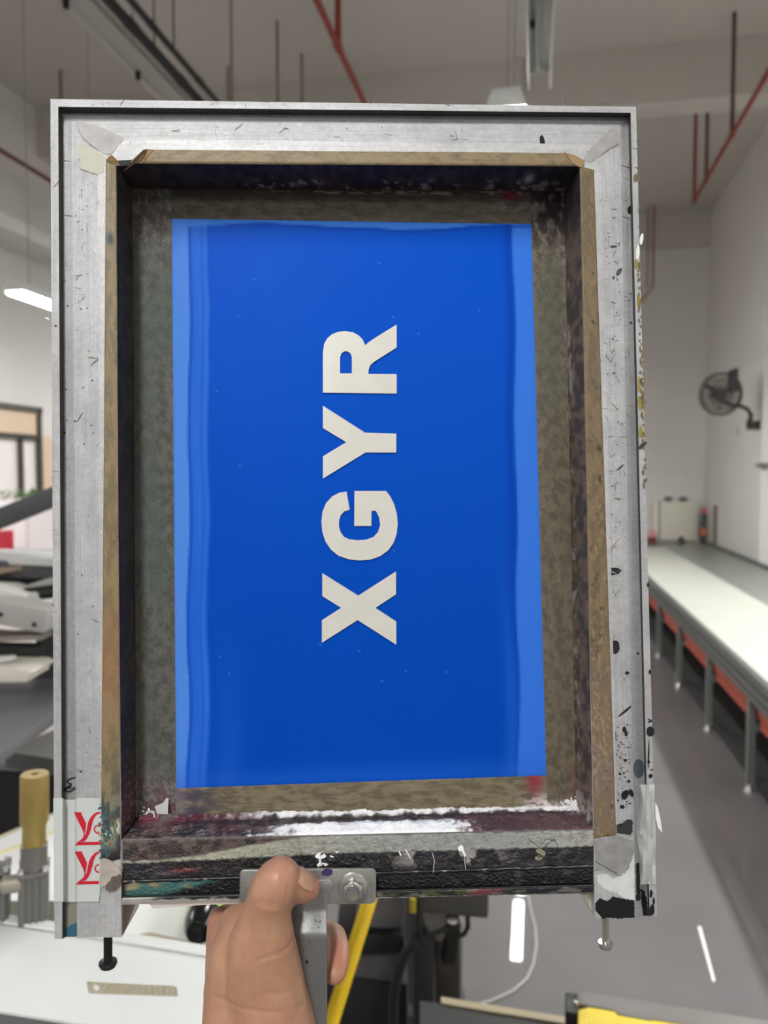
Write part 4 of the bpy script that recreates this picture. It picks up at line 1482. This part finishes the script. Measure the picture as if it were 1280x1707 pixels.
for _ in range(70):
    py = rs.uniform(380, 900)
    blob(sp, rs.uniform(1000, 1033) + (py - 400) * .018, py, *([rs.uniform(.5, 1.1)] * 2), n=7)
for _ in range(90):
    py = rs.uniform(1205, 1345)
    blob(sp, rs.uniform(1026, 1052), py, *([rs.uniform(.5, 1.3)] * 2), n=7)
for _ in range(25):
    blob(sp, rs.uniform(126, 172), rs.uniform(300, 1280), *([rs.uniform(.5, 1.3)] * 2), n=7)
tag(sp.build('ink_specks', inkb, frm, smooth=False), kind='stuff')
splats(((125, 702, 1.5, 1.5), (177, 955, 1.9, 1.9), (135, 1286, 1.6, 1.6), (146, 514, 1.2, 1.2), (154, 634, 1.4, 1.4), (135, 515, 1.2, 1.2)), inkb)
splats(((1051.5, 350, 6, 7), (1051.5, 538, 2, 2), (1042.5, 495, 1.2, 1.2), (1051, 490, 1.2, 1.2), (1048.5, 501, 1.2, 1.2), (1063, 1089, 2.2, 2.2), (107.5, 722, 2, 2), (113, 510, 1.6, 1.6), (110, 649, 1.3, 1.3), (111, 701, 1.2, 1.2)), inkb, WC)
splats(((1070, 743, 9, 3, -38), (1084, 1219, 6, 9), (1081, 1258, 1.2, 24, 2), (1081, 1270, 2.5, 2), (1084, 1294, 3, 4, 30), (1086, 1283, 2.5, 1.2, -40), (93, 543.5, 1.8, 2), (1083, 1200, 4, 1.2, 20), (1083, 1203, 4, 1.2, -15), (1080, 975, 2, 4), (1083, 1120, 2, 4)), inkb, WL)
splats(((1064.5, 1281, 9, 16),), mat('blue grey ink', (66, 74, 80), .35), WC, rough=.05, n=20)
# scratches and pits in the metal
def scuffs(regions, seed, col, name, count, w):
    r_ = random.Random(seed)
    mb = MB()
    for _ in range(count):
        x0, y0, x1, y1 = r_.choice(regions)
        px, py = r_.uniform(x0, x1), r_.uniform(y0, y1)
        if r_.random() < .45:
            blob(mb, px, py, *([r_.uniform(.4, 1.0)] * 2), n=6, w=w)
        else:
            blob(mb, px, py, r_.uniform(2, 9), r_.uniform(.25, .5), r_.choice((0, 90, 60, -50, 80, 20)) + r_.uniform(-15, 15), n=8, w=w)
    tag(mb.build(name, col, frm, smooth=False), kind='stuff')


FACE = [(127, 300, 172, 1320), (127, 300, 172, 800), (215, 208, 890, 246), (1002, 300, 1030, 700), (1016, 700, 1042, 1180)]
scuffs(FACE, 41, mat('dark scuff', (118, 114, 110), .6), 'scratches', 150, WM_ + .0002)
scuffs(FACE, 42, mat('pale scuff', (206, 206, 204), .45, .3), 'scratches', 90, WM_ + .0002)
scuffs([(108, 250, 119, 1310), (1040, 250, 1050, 900)], 43, MATS['dark scuff'], 'scratches', 60, WC)
scuffs([(87, 220, 96, 1300), (140, 168, 1020, 176), (1060, 220, 1066, 420)], 44, MATS['dark scuff'], 'scratches', 90, WL)
# brown and olive crust down the right lip
bc = MB()
rs = random.Random(9)
for _ in range(75):
    py = rs.uniform(435, 810)
    blob(bc, 1063 + (py - 400) * .0275 + rs.uniform(-2, 3), py, rs.uniform(.8, 2.4), rs.uniform(1.5, 5), rs.uniform(-20, 20), w=WL, n=9)
splats(((1059, 297, 3.5, 7),), mat('brown crust', (112, 96, 62), .6), WL)
tag(bc.build('brown_crust', MATS['brown crust'], frm, smooth=False), kind='stuff')
splats(((1067, 671, 4, 11), (1060, 440, 2.5, 9), (1065, 640, 2.5, 14), (1068, 720, 3.5, 10), (1064, 500, 2.5, 12)), mat('olive ink', (138, 128, 50), .5), WL, rough=.4)
wfm = mat('white flake', (232, 230, 222), .5)
splats(((1069, 398, 2.5, 10, 8), (1063, 420, 3, 14, 4)), wfm, WL + .0003, 'paint_flake', .3)
splats(((81, 506, 2.5, 1, 20), (79, 531, 4, 1.2, 30)), wfm, WL - .002, 'paint_flake', .3)

# ---- black strokes on bottom parts
patch('ink_patch', [(991.5, 1506), (1000, 1497), (1012, 1502), (1022, 1494), (1034, 1497), (1046, 1499), (1057, 1501), (1057.5, 1529), (1030, 1531), (1012, 1529), (1004, 1531), (993, 1518)], WM_ + .0006, inkb, seed=2)
splats(((1004, 1391, 8, 5), (1010, 1400, 4, 4)), inkb, rough=.4)
patch('ink_patch', [(1060, 1440), (1065, 1438), (1066, 1462), (1067, 1500), (1061, 1502)], WC + .0002, inkb, seed=3)
patch('ink_patch', [(1068, 1480), (1074, 1486), (1078, 1500), (1079, 1526), (1072, 1526), (1069, 1508)], WC + .0002, inkb, seed=4)
splats(((1087, 1516, 4, 9), (1085, 1490, 2.5, 7), (1089, 1502, 2, 6)), inkb, WL, rough=.4)
patch('ink_patch', [(1028, 1374), (1034, 1378), (1042, 1368), (1052, 1366), (1054, 1380), (1051, 1392), (1040, 1390), (1028, 1388)], WM_ + .0005, mat('charcoal ink', (46, 44, 48), .4), seed=5)
patch('worn_patch', [(992, 1400), (1010, 1396), (1024, 1392), (1040, 1398), (1057, 1402), (1057, 1418), (1050, 1440), (1045, 1452), (1030, 1462), (1008, 1450), (992, 1452)], WM_ + .0006, mat('worn grey', (148, 147, 146), .5, .3, var=.2, scale=160), .0002, 2.5, 6)
patch('paint_patch', [(1057, 1420), (1057.5, 1500), (1040, 1499), (1028, 1488), (1012, 1484), (998, 1474), (994, 1460), (1008, 1456), (1022, 1466), (1036, 1458), (1047, 1446), (1052, 1430)], WM_ + .0004, mat('chalky white paint', (198, 202, 200), .5, var=.08, scale=120), .0002, 2.0, 15)
patch('putty', [(168, 1432), (176, 1430), (188, 1436), (199, 1446), (204, 1458), (194, 1468), (180, 1472), (170, 1480), (167, 1470)], WM_ + .0007, mat('beige putty', (168, 158, 150), .6, var=.15, scale=150), .0008, 1.5, 7)
patch('putty', [(178, 1474), (186, 1462), (200, 1456), (204, 1462), (202, 1474), (194, 1482), (184, 1486), (176, 1482)], WM_ + .0013, mat('dark putty', (92, 84, 78), .55, var=.25, scale=300), .0006, 2.5, 8)
splats(((193, 1526, 8, 11),), mat('mustard ink', (140, 110, 34), .5, var=.3, scale=400), name='stain')
patch('worn_patch', [(106, 1508), (129, 1505), (129, 1545), (118, 1550), (106, 1545)], WC + .0002, mat('channel grey beige', (128, 124, 112), .55), amp=.5)
patch('stain', [(106, 1550), (112, 1548), (118, 1541), (129, 1538), (129, 1560), (106, 1560)], WC + .0006, mat('teal ink', (44, 96, 112), .4), amp=1)
sb = MB()
rs = random.Random(21)
for _ in range(90):
    blob(sb, rs.uniform(166, 184), rs.uniform(1338, 1436), rs.uniform(.6, 2.6), rs.uniform(.8, 3.4), rs.uniform(0, 90), w=WM_ + .0008, n=9, rough=.5)
tag(sb.build('ink_specks', mat('teal grey ink', (62, 92, 98), .45, var=.4, scale=300), frm, smooth=False), kind='stuff')
# beads of dried ink along the edges of the lower rail


def bead(p0, p1, w, r, m, seed, name='ink_bead'):
    pts, rr = [], []
    for k in range(121):
        t = k / 120
        a, b = p0[0] + (p1[0] - p0[0]) * t, p0[1] + (p1[1] - p0[1]) * t
        n = noise.noise(Vector((a * .06, seed, 0))) + .5 * noise.noise(Vector((a * .25, seed, 4)))
        pts.append(L(a, b + n * 1.0, w))
        rr.append(r * (1 + .6 * n))
    return MB().tube(pts, rr, 8).build(name, m, frm)


greyink = mat('grey brown ink', (96, 88, 84), .5, var=.3, scale=300, bump=.3, bscale=700)
bead((204, 1400), (990, 1382.5), WM_, .0006, greyink, 1)
mat('white ink', (244, 244, 242), .4)
bead((204, 1468.5), (990, 1443.5), WM_ * .4, .0011, inkb, 2)
bead((500, 1488), (990, 1475.5), WL - .0003, .0005, inkb, 3)
bead((300, 1496), (500, 1488), WL - .0003, .0005, inkb, 4)
bead((500, 1497), (990, 1487.5), WL - .0003, .0005, mat('dark olive ink', (58, 58, 46), .5, var=.4, scale=200), 5)

# ---- white ink drips on the lower rail
wim = mat('white ink', (244, 244, 242), .4)
for pts, r in (([(532, 1423), (533, 1430), (534, 1437), (530, 1444)], 2.0), ([(665, 1419), (668, 1426)], 1.2), ([(676, 1416), (684, 1431)], 1.0), ([(768, 1412), (772, 1420), (775, 1427)], 2.0), ([(550, 1427), (556, 1429)], 1.0),
               ([(720, 1421), (724, 1434), (722, 1455)], .4), ([(774, 1428), (776, 1450)], .3)):
    MB().tube([L(a, b, WM_ + .0009) for a, b in pts], r * .00033, 8).build('ink_drip', wim, frm)
splats(((533, 1426, 9, 5), (537, 1441, 10, 3), (768, 1414, 5, 5), (561, 1420, 4, 1.5)), wim, WM_ + .0006, 'ink_drip', .4)
# scrap of clear tape and white crumbs, lower left inside corner
cs = MB()
cs.prism([P2(a, b, WMESH + .004) for a, b in ((258, 1344), (272, 1338), (277, 1330), (281, 1331), (280, 1357), (262, 1356))], (0, 0, .0004))
cs.tube([P2(a, b, WMESH + .005) for a, b in ((250, 1352), (256, 1356), (259, 1368), (259, 1382))], .0006, 6)
cs.build('tape_scrap', mat('milky scrap', (196, 194, 194), .4), frm)
wc = MB()
rs = random.Random(31)
for _ in range(60):
    a, b = rs.gauss(242, 9), rs.gauss(1362, 8)
    blob(wc, a, b, rs.uniform(.8, 2.5), rs.uniform(.8, 2), rs.uniform(0, 90), w=WMESH + .002, n=8, rough=.5)
for _ in range(70):
    a, b = rs.gauss(956, 10), rs.gauss(1342, 6)
    blob(wc, a, b, rs.uniform(.8, 3), rs.uniform(.8, 2), rs.uniform(0, 90), w=WMESH + .002, n=8, rough=.5)
tag(wc.build('ink_crumbs', MATS['white ink'], frm, smooth=False), kind='stuff')
# loose hairs and scratch on the lower right
for pts in ([(882, 1400), (890, 1406), (900, 1414), (912, 1420)], [(992, 1436), (1010, 1446), (1028, 1456)], [(902, 1408), (910, 1398), (926, 1402), (930, 1412)], [(905, 1416), (915, 1405), (925, 1398)]):
    MB().tube([L(a, b, WM_ + .001) for a, b in pts], .00018, 5).build('hair', mat('dark hair', (40, 40, 36), .6), frm)
splats(((899, 1417, 5, 5), (897, 1430, 6, 4), (905, 1423, 4, 6)), mat('olive paste', (132, 132, 104), .5), WM_ + .0006, 'paint_flake', .4)

# ---- corner blocks seen from the side: bottom screws
scd = mat('dark screw steel', (46, 46, 48), .35, .6)
scs = mat('bright screw steel', (190, 184, 178), .22, .9)


def screw(px, py0, py1, rpx, hpx, m, w, label):
    a, b = L(px, py0 - 30, w), L(px, py1, w)
    d = (b - a).normalized()
    k = .00033
    l_ = (b - a).length
    mb = MB()
    mb.lathe(a, d, [(rpx * k, 0), (rpx * k, l_ - 9 * k), (hpx * k * .95, l_ - 8 * k), (hpx * k, l_ - 4 * k), (hpx * k * .8, l_ + 2 * k), (hpx * k * .4, l_ + 4 * k)], 20)
    th = MB()
    o = mb.build('screw', m, frm)
    o['label'] = label
    hx = []
    for i in range(26):
        ang = i * 1.26
        x, y = frame_of(d)
        hx.append(a + d * (l_ * .15 + i * l_ * .022) + (x * math.cos(ang) + y * math.sin(ang)) * rpx * k * 1.02)
    th.tube(hx, .0002, 5)
    th.build('thread', m, o)
    x, y = frame_of(d)
    MB().box((-hpx * k * .8, -.0006, -.0006), (hpx * k * .8, .0006, .0006))
    return o


screw(180, 1562, 1610, 7, 15, scd, -.012, 'black screw under the left corner')
screw(1009, 1530, 1578, 6, 13, scs, -.012, 'bright screw under the right corner')
# chamfered corner block behind each side rail end
bk = MB()
p = [at_w(L(203, 1505, WM_), WM_), at_w(L(203, 1562, WM_), WM_)]
bk.prism([at_w(L(200, 1500, WM_), -.001), at_w(L(200, 1500, WM_), -.031), at_w(L(200, 1540, WM_), -.031), at_w(L(200, 1561, WM_), -.001)], Vector((.0013, 0, 0)))
bk.build('corner_block', mat('block side grime', (112, 104, 88), .55, var=.3, scale=120), frm)
tf = MB()
tf.prism([L(a, b, -.004) for a, b in ((972, 1486), (992, 1486), (992, 1524), (984, 1516), (976, 1500))], (0, 0, -.0008))
tf.build('tape_flap', mat('yellowed tape', (196, 194, 172), .5), frm)
tf = MB()
tf.prism([L(a, b, WL - .001) for a, b in ((232, 1500), (330, 1500), (410, 1497), (410, 1506), (330, 1509), (262, 1514), (254, 1514), (250, 1508))], (0, 0, -.0006))
tf.build('tape_flap', mat('dull clear tape', (196, 186, 180), .45), frm)

# ---- printed packing tape, lower left
ptap = mat('milky packing tape', (190, 195, 192), .3, var=.03, scale=60, bump=.1, bscale=200)
tp = MB()
prof = [(-1.2, 91, WL + .0004), (0, 101, WL + .0004), (0, 104.5, WL + .0003), (0, 109, WC + .0012), (0, 124, WC + .0006), (0, 128.5, WM_ + .0009), (0, 169, WM_ + .0009)]
rows = []
for py, dx in ((1330, 0), (1345, 0), (1400, -1), (1450, -1.5), (1490, -3), (1503, -5)):
    row = []
    for k, (o_, px, w_) in enumerate(prof):
        xx = px + (dx if k == 6 else 0) + (py - 1330) * .004 + (0 if k else 0)
        row.append(L(xx if k else 89 + (py - 1330) * .007, py + (3 if k in (3, 4) and py in (1330,) else 0), w_))
    rows.append(row)
vs = [p_ for r_ in rows for p_ in r_]
nn = len(prof)
fs = []
for i in range(len(rows) - 1):
    for k in range(nn - 1):
        fs.append((i * nn + k, i * nn + k + 1, (i + 1) * nn + k + 1, (i + 1) * nn + k))
vs2 = [p_ + Vector((0, 0, .00015)) for p_ in vs]
m_ = len(vs)
tp.add(vs2, fs)
tpo = tp.build('packing_tape', ptap, frm)
tpo['label'] = 'milky packing tape with red printed letters'
redk = mat('red print', (190, 20, 44), .4)
ZT_ = lambda a, b, oy=0, ox=0: (90 + (a + ox) / 7.757, 1290 + (b + oy) / 7.757)
for oy, ox, xr in ((0, 0, 598), (508, 10, 572)):
    lg = MB()
    wv = WM_ + .0012

    def lp_(pts):
        return [L(*ZT_(min(a, xr), b, oy, ox), wv) for a, b in pts]
    shapes = [
        [(258, 495), (360, 497), (353, 512), (416, 640), (412, 700), (402, 745), (388, 790), (372, 730), (300, 585)],
        [(600, 492), (560, 494), (520, 512), (475, 560), (443, 620), (428, 700), (408, 785), (385, 835), (352, 872), (385, 878), (425, 840), (460, 770), (482, 700), (502, 610), (532, 545), (570, 518), (600, 514)],
        [(388, 772), (372, 830), (322, 872), (296, 890), (330, 892), (362, 866), (385, 830), (402, 786)],
        [(268, 921), (300, 892), (345, 882), (610, 876), (610, 916), (300, 922)],
    ]
    for q_ in shapes:
        a = lp_(q_)
        b = fill_poly([[(p_.x, p_.y, p_.z) for p_ in a]], .0001)
        lg.add(b.v, b.f)
    co, ci = arc(585, 716, 72, 62, 85, 262, 14), arc(585, 716, 55, 46, 85, 262, 14)
    ring = co + ci[::-1]
    b = fill_poly([[(p_.x, p_.y, p_.z) for p_ in lp_(ring)]], .0001)
    lg.add(b.v, b.f)
    b = fill_poly([[(p_.x, p_.y, p_.z) for p_ in lp_([(558, 740), (566, 740), (590, 800), (600, 812), (600, 790), (575, 735)])]], .0001)
    lg.add(b.v, b.f)
    lg.build('printed_letter', redk, tpo, smooth=False)
# crumpled clear tape, lower right lip
ct = MB()
n_u, n_v = 6, 26
vs = []
for j in range(n_v + 1):
    py = 1308 + (1474 - 1308) * j / n_v
    for i in range(n_u + 1):
        x0 = 1062 + 6 * math.sin(j * .35) * (1 - j / n_v) + 5 * sst(0, 1, j / n_v)
        x1 = 1091 + 3 * sst(.2, .5, j / n_v) - 2 * j / n_v
        px = x0 + (x1 - x0) * i / n_u
        w_ = WL + .0008 + .0028 * noise.noise(Vector((i * .9, j * .22, 3))) + .001 * math.sin(i * 1.6 + j * .2)
        if i == 0:
            w_ = WC + .003
        vs.append(L(px, py, w_))
fs = [(j * (n_u + 1) + i, j * (n_u + 1) + i + 1, (j + 1) * (n_u + 1) + i + 1, (j + 1) * (n_u + 1) + i) for j in range(n_v) for i in range(n_u)]
ct.add(vs, fs)
ct.build('crumpled_tape', mat('crumpled clear tape', (204, 210, 204), .15, var=.12, scale=90, alpha=.6), frm)['label'] = 'crumpled clear tape on the lower right corner'
ctf = MB()
ctf.prism([L(a, b, WL - .006) for a, b in ((1092, 1338), (1096, 1344), (1101, 1366), (1104, 1388), (1097, 1380), (1093, 1364))], (0, 0, -.0004))
ctf.build('tape_flap', mat('clear tape edge', (226, 228, 226), .25), frm)
# marker scrawl
sc_ = MB()
zs = [(275, 48), (235, 58), (205, 66), (175, 90), (170, 104), (190, 120), (222, 132), (215, 150), (195, 166), (172, 185), (172, 205), (195, 212), (230, 200), (272, 182)]
sc_.tube([L(*ZT_(a, b), WC + .0002 if a < 290 else WM_) for a, b in zs], [.0004] * 6 + [.0005, .0006, .0008, .0012, .0013, .0012, .0009, .0006], 8)
sc_.build('marker_scrawl', inkb, frm)

# ---- grip: plate, strap and bolt
grip_m = mat('grip steel', (160, 159, 156), .3, .75, var=.18, scale=90, bump=.1, bscale=500)
WG = WL + .0005
hd = empty('handle')
hd.parent = frm
hd['label'] = 'steel strap handle bolted to the lower rail'


def rrect(x0, y0, x1, y1, r, n=6, tilt=0.0):
    out = []
    for cx, cy, a0 in ((x1 - r, y0 + r, 90), (x0 + r, y0 + r, 180), (x0 + r, y1 - r, 270), (x1 - r, y1 - r, 0)):
        for k in range(n + 1):
            a = math.radians(a0 + 90 * k / n) if a0 != 90 else math.radians(0 + 90 * k / n)
            out.append((cx + r * math.cos(a), cy - r * math.sin(a)))
    return out


pts = []
x0, y0, x1, y1, r = 400, 1446, 627, 1505, 9
for cx, cy, a0 in ((x1 - r, y0 + r, 0), (x0 + r, y0 + r, 90), (x0 + r, y1 - r, 180), (x1 - r, y1 - r, 270)):
    for k in range(7):
        a = math.radians(a0 + 15 * k)
        px, py = cx + r * math.cos(a), cy - r * math.sin(a)
        pts.append((px, py - (px - 513) * .010))
MB().prism([L(a, b, WG) for a, b in pts], (0, 0, .0022)).build('plate', grip_m, hd, bevel=.0006)
WP = WG + .0022
# welded tongue of the strap and the strap itself
zk = .00033
path = [(1468, WP - .0005), (1490, WP + .0006), (1514, WP + .0010), (1520, WP + .0013), (1525, WP + .0019), (1553, WP + .0058), (1558, WP + .0063), (1566, WP + .0064), (1700, WP + .0062), (1860, WP + .006)]
sv, sf = [], []
for (py, w_) in path:
    xa, xb = (489, 548) if py < 1500 else (484, 545)
    if py > 1500:
        xa, xb = 484 + (py - 1500) * .05, 545
    a, b = L(xa, py, w_), L(xb, py, w_)
    th = Vector((0, 0, -.0024))
    sv += [a, b, b + th, a + th]
for i in range(len(path) - 1):
    for k in range(4):
        j = (k + 1) % 4
        sf.append((i * 4 + k, i * 4 + j, i * 4 + 4 + j, i * 4 + 4 + k))
sf += [(0, 1, 2, 3), tuple(len(sv) - 4 + k for k in (3, 2, 1, 0))]
MB().add(sv, sf).build('strap', mat('strap steel', (138, 138, 138), .36, .8, var=.06, scale=90), hd, bevel=.0006)
tg = MB()
tg.prism([L(a, b, WP) for a, b in ((505, 1468), (549, 1466), (556, 1472), (556, 1483), (549, 1489), (505, 1490))], (0, 0, .0009))
tg.build('weld_tongue', grip_m, hd, bevel=.0004)
bc_ = L(588, 1479, WP)
o = MB().lathe(bc_, (0, 0, 1), [(24 * zk, 0), (24 * zk, .0008), (22 * zk, .0012)], 30).build('washer', grip_m, hd)
hx = [(bc_.x + 17.5 * zk * math.cos(a), bc_.y + 17.5 * zk * math.sin(a), WP + .001) for a in [math.pi / 3 * k + .5 for k in range(6)]]
MB().prism(hx, (0, 0, .0048)).build('nut', scs, hd, bevel=.0006)
MB().lathe(bc_ + Vector((0, 0, .004)), (0, 0, 1), [(10.5 * zk, 0), (10.5 * zk, .0042), (9 * zk, .0052), (6.5 * zk, .0052), (5.5 * zk, .0046)], 24).build('bolt', scs, hd)
inkp = mat('purple ink', (60, 44, 92), .4)
pm = MB()
blob(pm, 546, 1455, 11, 6, 0, w=WP, rough=.35)
pm.build('ink_stain', inkp, hd, smooth=False)
# paint specks on the strap
ss = MB()
rs = random.Random(77)
for _ in range(16):
    blob(ss, rs.uniform(503, 541), rs.uniform(1515, 1556), *([rs.uniform(.5, 1.1)] * 2), w=WP + .0048, n=7)
for a in ((516, 1570, 1.2, 1.2), (512, 1603, 2.5, 2.5)):
    blob(ss, *a, w=WP + .0066, rough=.5)
tag(ss.build('ink_specks', inkb, hd, smooth=False), kind='stuff')

# ================================================================== THE HAND
skin = mat('skin', (172, 132, 104), .45, var=.08, scale=70, bump=.12, bscale=500, sss=.08, var_rgb=(160, 116, 92))


def H(px, py, w):
    return L(px, py, w * .001)


hb = MB()


def limb(pts, n=7):
    """pts: (px, py, w mm, r mm[, flatten])"""
    P = [(H(p_[0], p_[1], p_[2]), p_[3] * .001) for p_ in pts]
    for (a, ra), (b, rb) in zip(P, P[1:]):
        steps = max(2, int((b - a).length / .0025))
        for k in range(steps + 1):
            t = k / steps
            hb.ball(a + (b - a) * t, ra + (rb - ra) * t, 14)


# thumb: metacarpal, proximal and distal phalanx pressed on the plate
limb([(440, 1640, 22, 21), (437, 1580, 26, 17.5), (443, 1532, 29, 13.0), (448, 1502, 31, 11.6), (460, 1474, 32, 11.4), (468, 1460, 30.5, 10.0), (478, 1469, 27.5, 9.4), (496, 1477, 23.5, 8.8), (511, 1480, 20.5, 7.4)])
limb([(448, 1508, 30, 11.8), (452, 1490, 32, 12.0), (461, 1470, 32, 11.2)])
# back of the hand: index knuckle and metacarpals
limb([(368, 1534, -6, 7.5), (374, 1560, -2, 10), (384, 1610, 6, 13.5), (396, 1680, 12, 17), (408, 1780, 18, 21)])
limb([(372, 1600, -14, 9), (380, 1650, -8, 12.5), (398, 1720, 4, 18), (412, 1800, 12, 21)])
limb([(368, 1660, -22, 8.5), (380, 1710, -14, 13), (405, 1790, 2, 19)])
limb([(372, 1715, -26, 8), (390, 1770, -14, 14), (410, 1830, 6, 19)])
limb([(396, 1580, 4, 14), (402, 1650, 10, 19), (414, 1740, 14, 23), (424, 1820, 18, 25)])
limb([(384, 1590, -6, 12), (388, 1650, -2, 16), (402, 1720, 4, 19)])
limb([(378, 1562, 2, 10), (382, 1600, 4, 12), (388, 1660, 8, 15), (394, 1730, 12, 18)])
limb([(408, 1560, 14, 14), (400, 1600, 14, 17), (404, 1660, 16, 20), (410, 1730, 20, 23)])
limb([(370, 1566, -8, 7.5), (372, 1610, -6, 8.5), (374, 1670, -4, 10), (378, 1740, 0, 12)])
# thenar and palm
limb([(436, 1600, 24, 17), (446, 1650, 24, 19.5), (448, 1700, 24, 22), (440, 1780, 24, 25), (440, 1860, 24, 26)])
limb([(462, 1640, 18, 14), (474, 1690, 18, 15), (478, 1740, 18, 17), (470, 1800, 18, 20)])
limb([(420, 1560, 12, 13), (400, 1580, 10, 13.5), (410, 1620, 14, 17), (420, 1690, 16, 20)])
limb([(425, 1540, 16, 11.5), (395, 1540, 6, 10)])
# wrist and forearm
limb([(438, 1800, 22, 26), (440, 1900, 26, 27), (446, 2050, 34, 29), (456, 2300, 52, 34), (470, 2700, 90, 40)])
# index finger wraps behind the strap, its tip shows on the far side
limb([(370, 1536, -8, 8), (390, 1528, -24, 9), (430, 1528, -36, 8.8), (480, 1540, -40, 8.4), (528, 1552, -36, 8.0), (556, 1562, -24, 7.6), (562, 1584, -13, 7.5), (560, 1608, -4, 7.2), (557, 1622, 1, 6.4)])
# middle, ring and little finger behind the strap
limb([(372, 1602, -16, 8.5), (400, 1596, -38, 9), (450, 1600, -46, 8.8), (505, 1612, -42, 8.2), (522, 1630, -30, 7.8), (520, 1652, -20, 7.2), (514, 1666, -14, 6.4)])
limb([(370, 1662, -24, 8), (402, 1660, -42, 8.6), (450, 1664, -48, 8.4), (500, 1674, -42, 7.8), (514, 1692, -30, 7.2), (512, 1710, -20, 6.8), (506, 1722, -14, 6)])
limb([(374, 1716, -28, 7), (404, 1718, -42, 7.4), (445, 1724, -46, 7.2), (488, 1734, -40, 6.8), (500, 1750, -28, 6.2), (498, 1764, -19, 5.6)])
hand = hb.build('person', skin, None, smooth=False)
hand.matrix_world = FM
md = hand.modifiers.new('remesh', 'REMESH')
md.mode = 'VOXEL'
md.voxel_size = .0011
md.use_smooth_shade = True
ms_ = hand.modifiers.new('smooth', 'SMOOTH')
ms_.factor = .5
ms_.iterations = 24
dg = bpy.context.evaluated_depsgraph_get()
me = bpy.data.meshes.new_from_object(hand.evaluated_get(dg))
hand.modifiers.clear()
hand.data = me
# creases: pull the surface in along short lines
CREASES = [[(483, 1462, 30), (481, 1480, 29), (480, 1503, 27)], [(500, 1560, 30), (478, 1578, 34), (452, 1590, 40), (430, 1600, 42)], [(505, 1687, 36), (495, 1684, 38)],
           [(375, 1690, 44), (420, 1700, 50), (470, 1702, 48)], [(430, 1505, 42), (470, 1510, 40)], [(436, 1500, 42), (466, 1503, 40)], [(350, 1690, 44), (372, 1698, 48)], [(440, 1668, 48), (480, 1672, 46)]]
cl_ = []
for line in CREASES:
    q_ = [H(*p_) for p_ in line]
    for a, b in zip(q_, q_[1:]):
        for k in range(14):
            cl_.append(a + (b - a) * (k / 14))
for v in me.vertices:
    if v.co.z > .004:
        dmin = min(((v.co.x - c.x) ** 2 + (v.co.y - c.y) ** 2) for c in cl_)
        if dmin < 9e-6:
            v.co -= v.normal * (.00055 * math.exp(-dmin / (.0008 ** 2)))
for p_ in me.polygons:
    p_.use_smooth = True
at = me.color_attributes.new('Col', 'FLOAT_COLOR', 'POINT')
pink = [(H(566, 1600, -4), .011, (184, 112, 96)), (H(512, 1480, 22), .008, (184, 124, 104)), (H(462, 1452, 40), .010, (178, 126, 106)), (H(362, 1534, -2), .012, (172, 120, 104)), (H(470, 1500, 40), .009, (168, 124, 98))]
buf = []
for v in me.vertices:
    k = noise.fractal(v.co * 90, 1.0, 2.0, 4)
    c = mix((172, 131, 103), (160, 117, 92), .5 + .6 * k)
    k2 = noise.fractal(v.co * 420 + Vector((3, 3, 3)), 1.0, 2.0, 2)
    c = mix(c, (146, 104, 84), max(0, k2) * .35)
    c = mix(c, (176, 142, 104), sst(1560, 1700, 1560) * 0 + .25 * max(0, min(1, (-v.co.y - .27) * 14)))
    for q_, r_, col_ in pink:
        d_ = (v.co - q_).length
        c = mix(c, col_, .75 * math.exp(-(d_ / r_) ** 2))
    buf += list(lin(c)) + [1.0]
at.data.foreach_set('color', buf)
nt = skin.node_tree
an = nt.nodes.new('ShaderNodeAttribute')
an.attribute_name = 'Col'
nt.links.new(an.outputs['Color'], nt.nodes['Principled BSDF'].inputs['Base Color'])
me.materials.clear()
me.materials.append(skin)
tag(hand, 'person whose bare left hand grips the steel handle, thumb pressed on the plate', 'person')
nail_m = mat('nail', (178, 136, 112), .32)


def nail(center, axis, up, ln, wd, hgt):
    """curved nail plate"""
    axis = axis.normalized()
    up = (up - axis * up.dot(axis)).normalized()
    sd = axis.cross(up)
    nb = MB()
    vs, fs = [], []
    N, M = 8, 8
    for i in range(N + 1):
        u = -1 + 2 * i / N
        for j in range(M + 1):
            v = -1 + 2 * j / M
            k = math.sqrt(max(0, 1 - .35 * u * u)) if u > 0 else math.sqrt(max(0, 1 - .6 * u * u))
            y = v * wd * k
            vs.append(center + axis * (u * ln) + sd * y + up * (hgt * (1 - 1.05 * (y / wd) ** 2) - .0006 * u * u))
    for i in range(N):
        for j in range(M):
            fs.append((i * (M + 1) + j, i * (M + 1) + j + 1, (i + 1) * (M + 1) + j + 1, (i + 1) * (M + 1) + j))
    top = [v + up * .0004 for v in vs]
    n0 = len(vs)
    nb.add(vs + top, fs + [tuple(k + n0 for k in reversed(f)) for f in fs])
    o = nb.build('nail', nail_m, hand)
    return o


nail(H(507, 1464.5, 28.5), H(515, 1472, 23) - H(495, 1463, 28), Vector((0.05, .75, .65)), .0056, .0054, .0016)
nail(H(571, 1612, -3.5), H(562, 1634, 3) - H(570, 1600, -8), Vector((.9, 0, -.15)), .0055, .005, .0012)
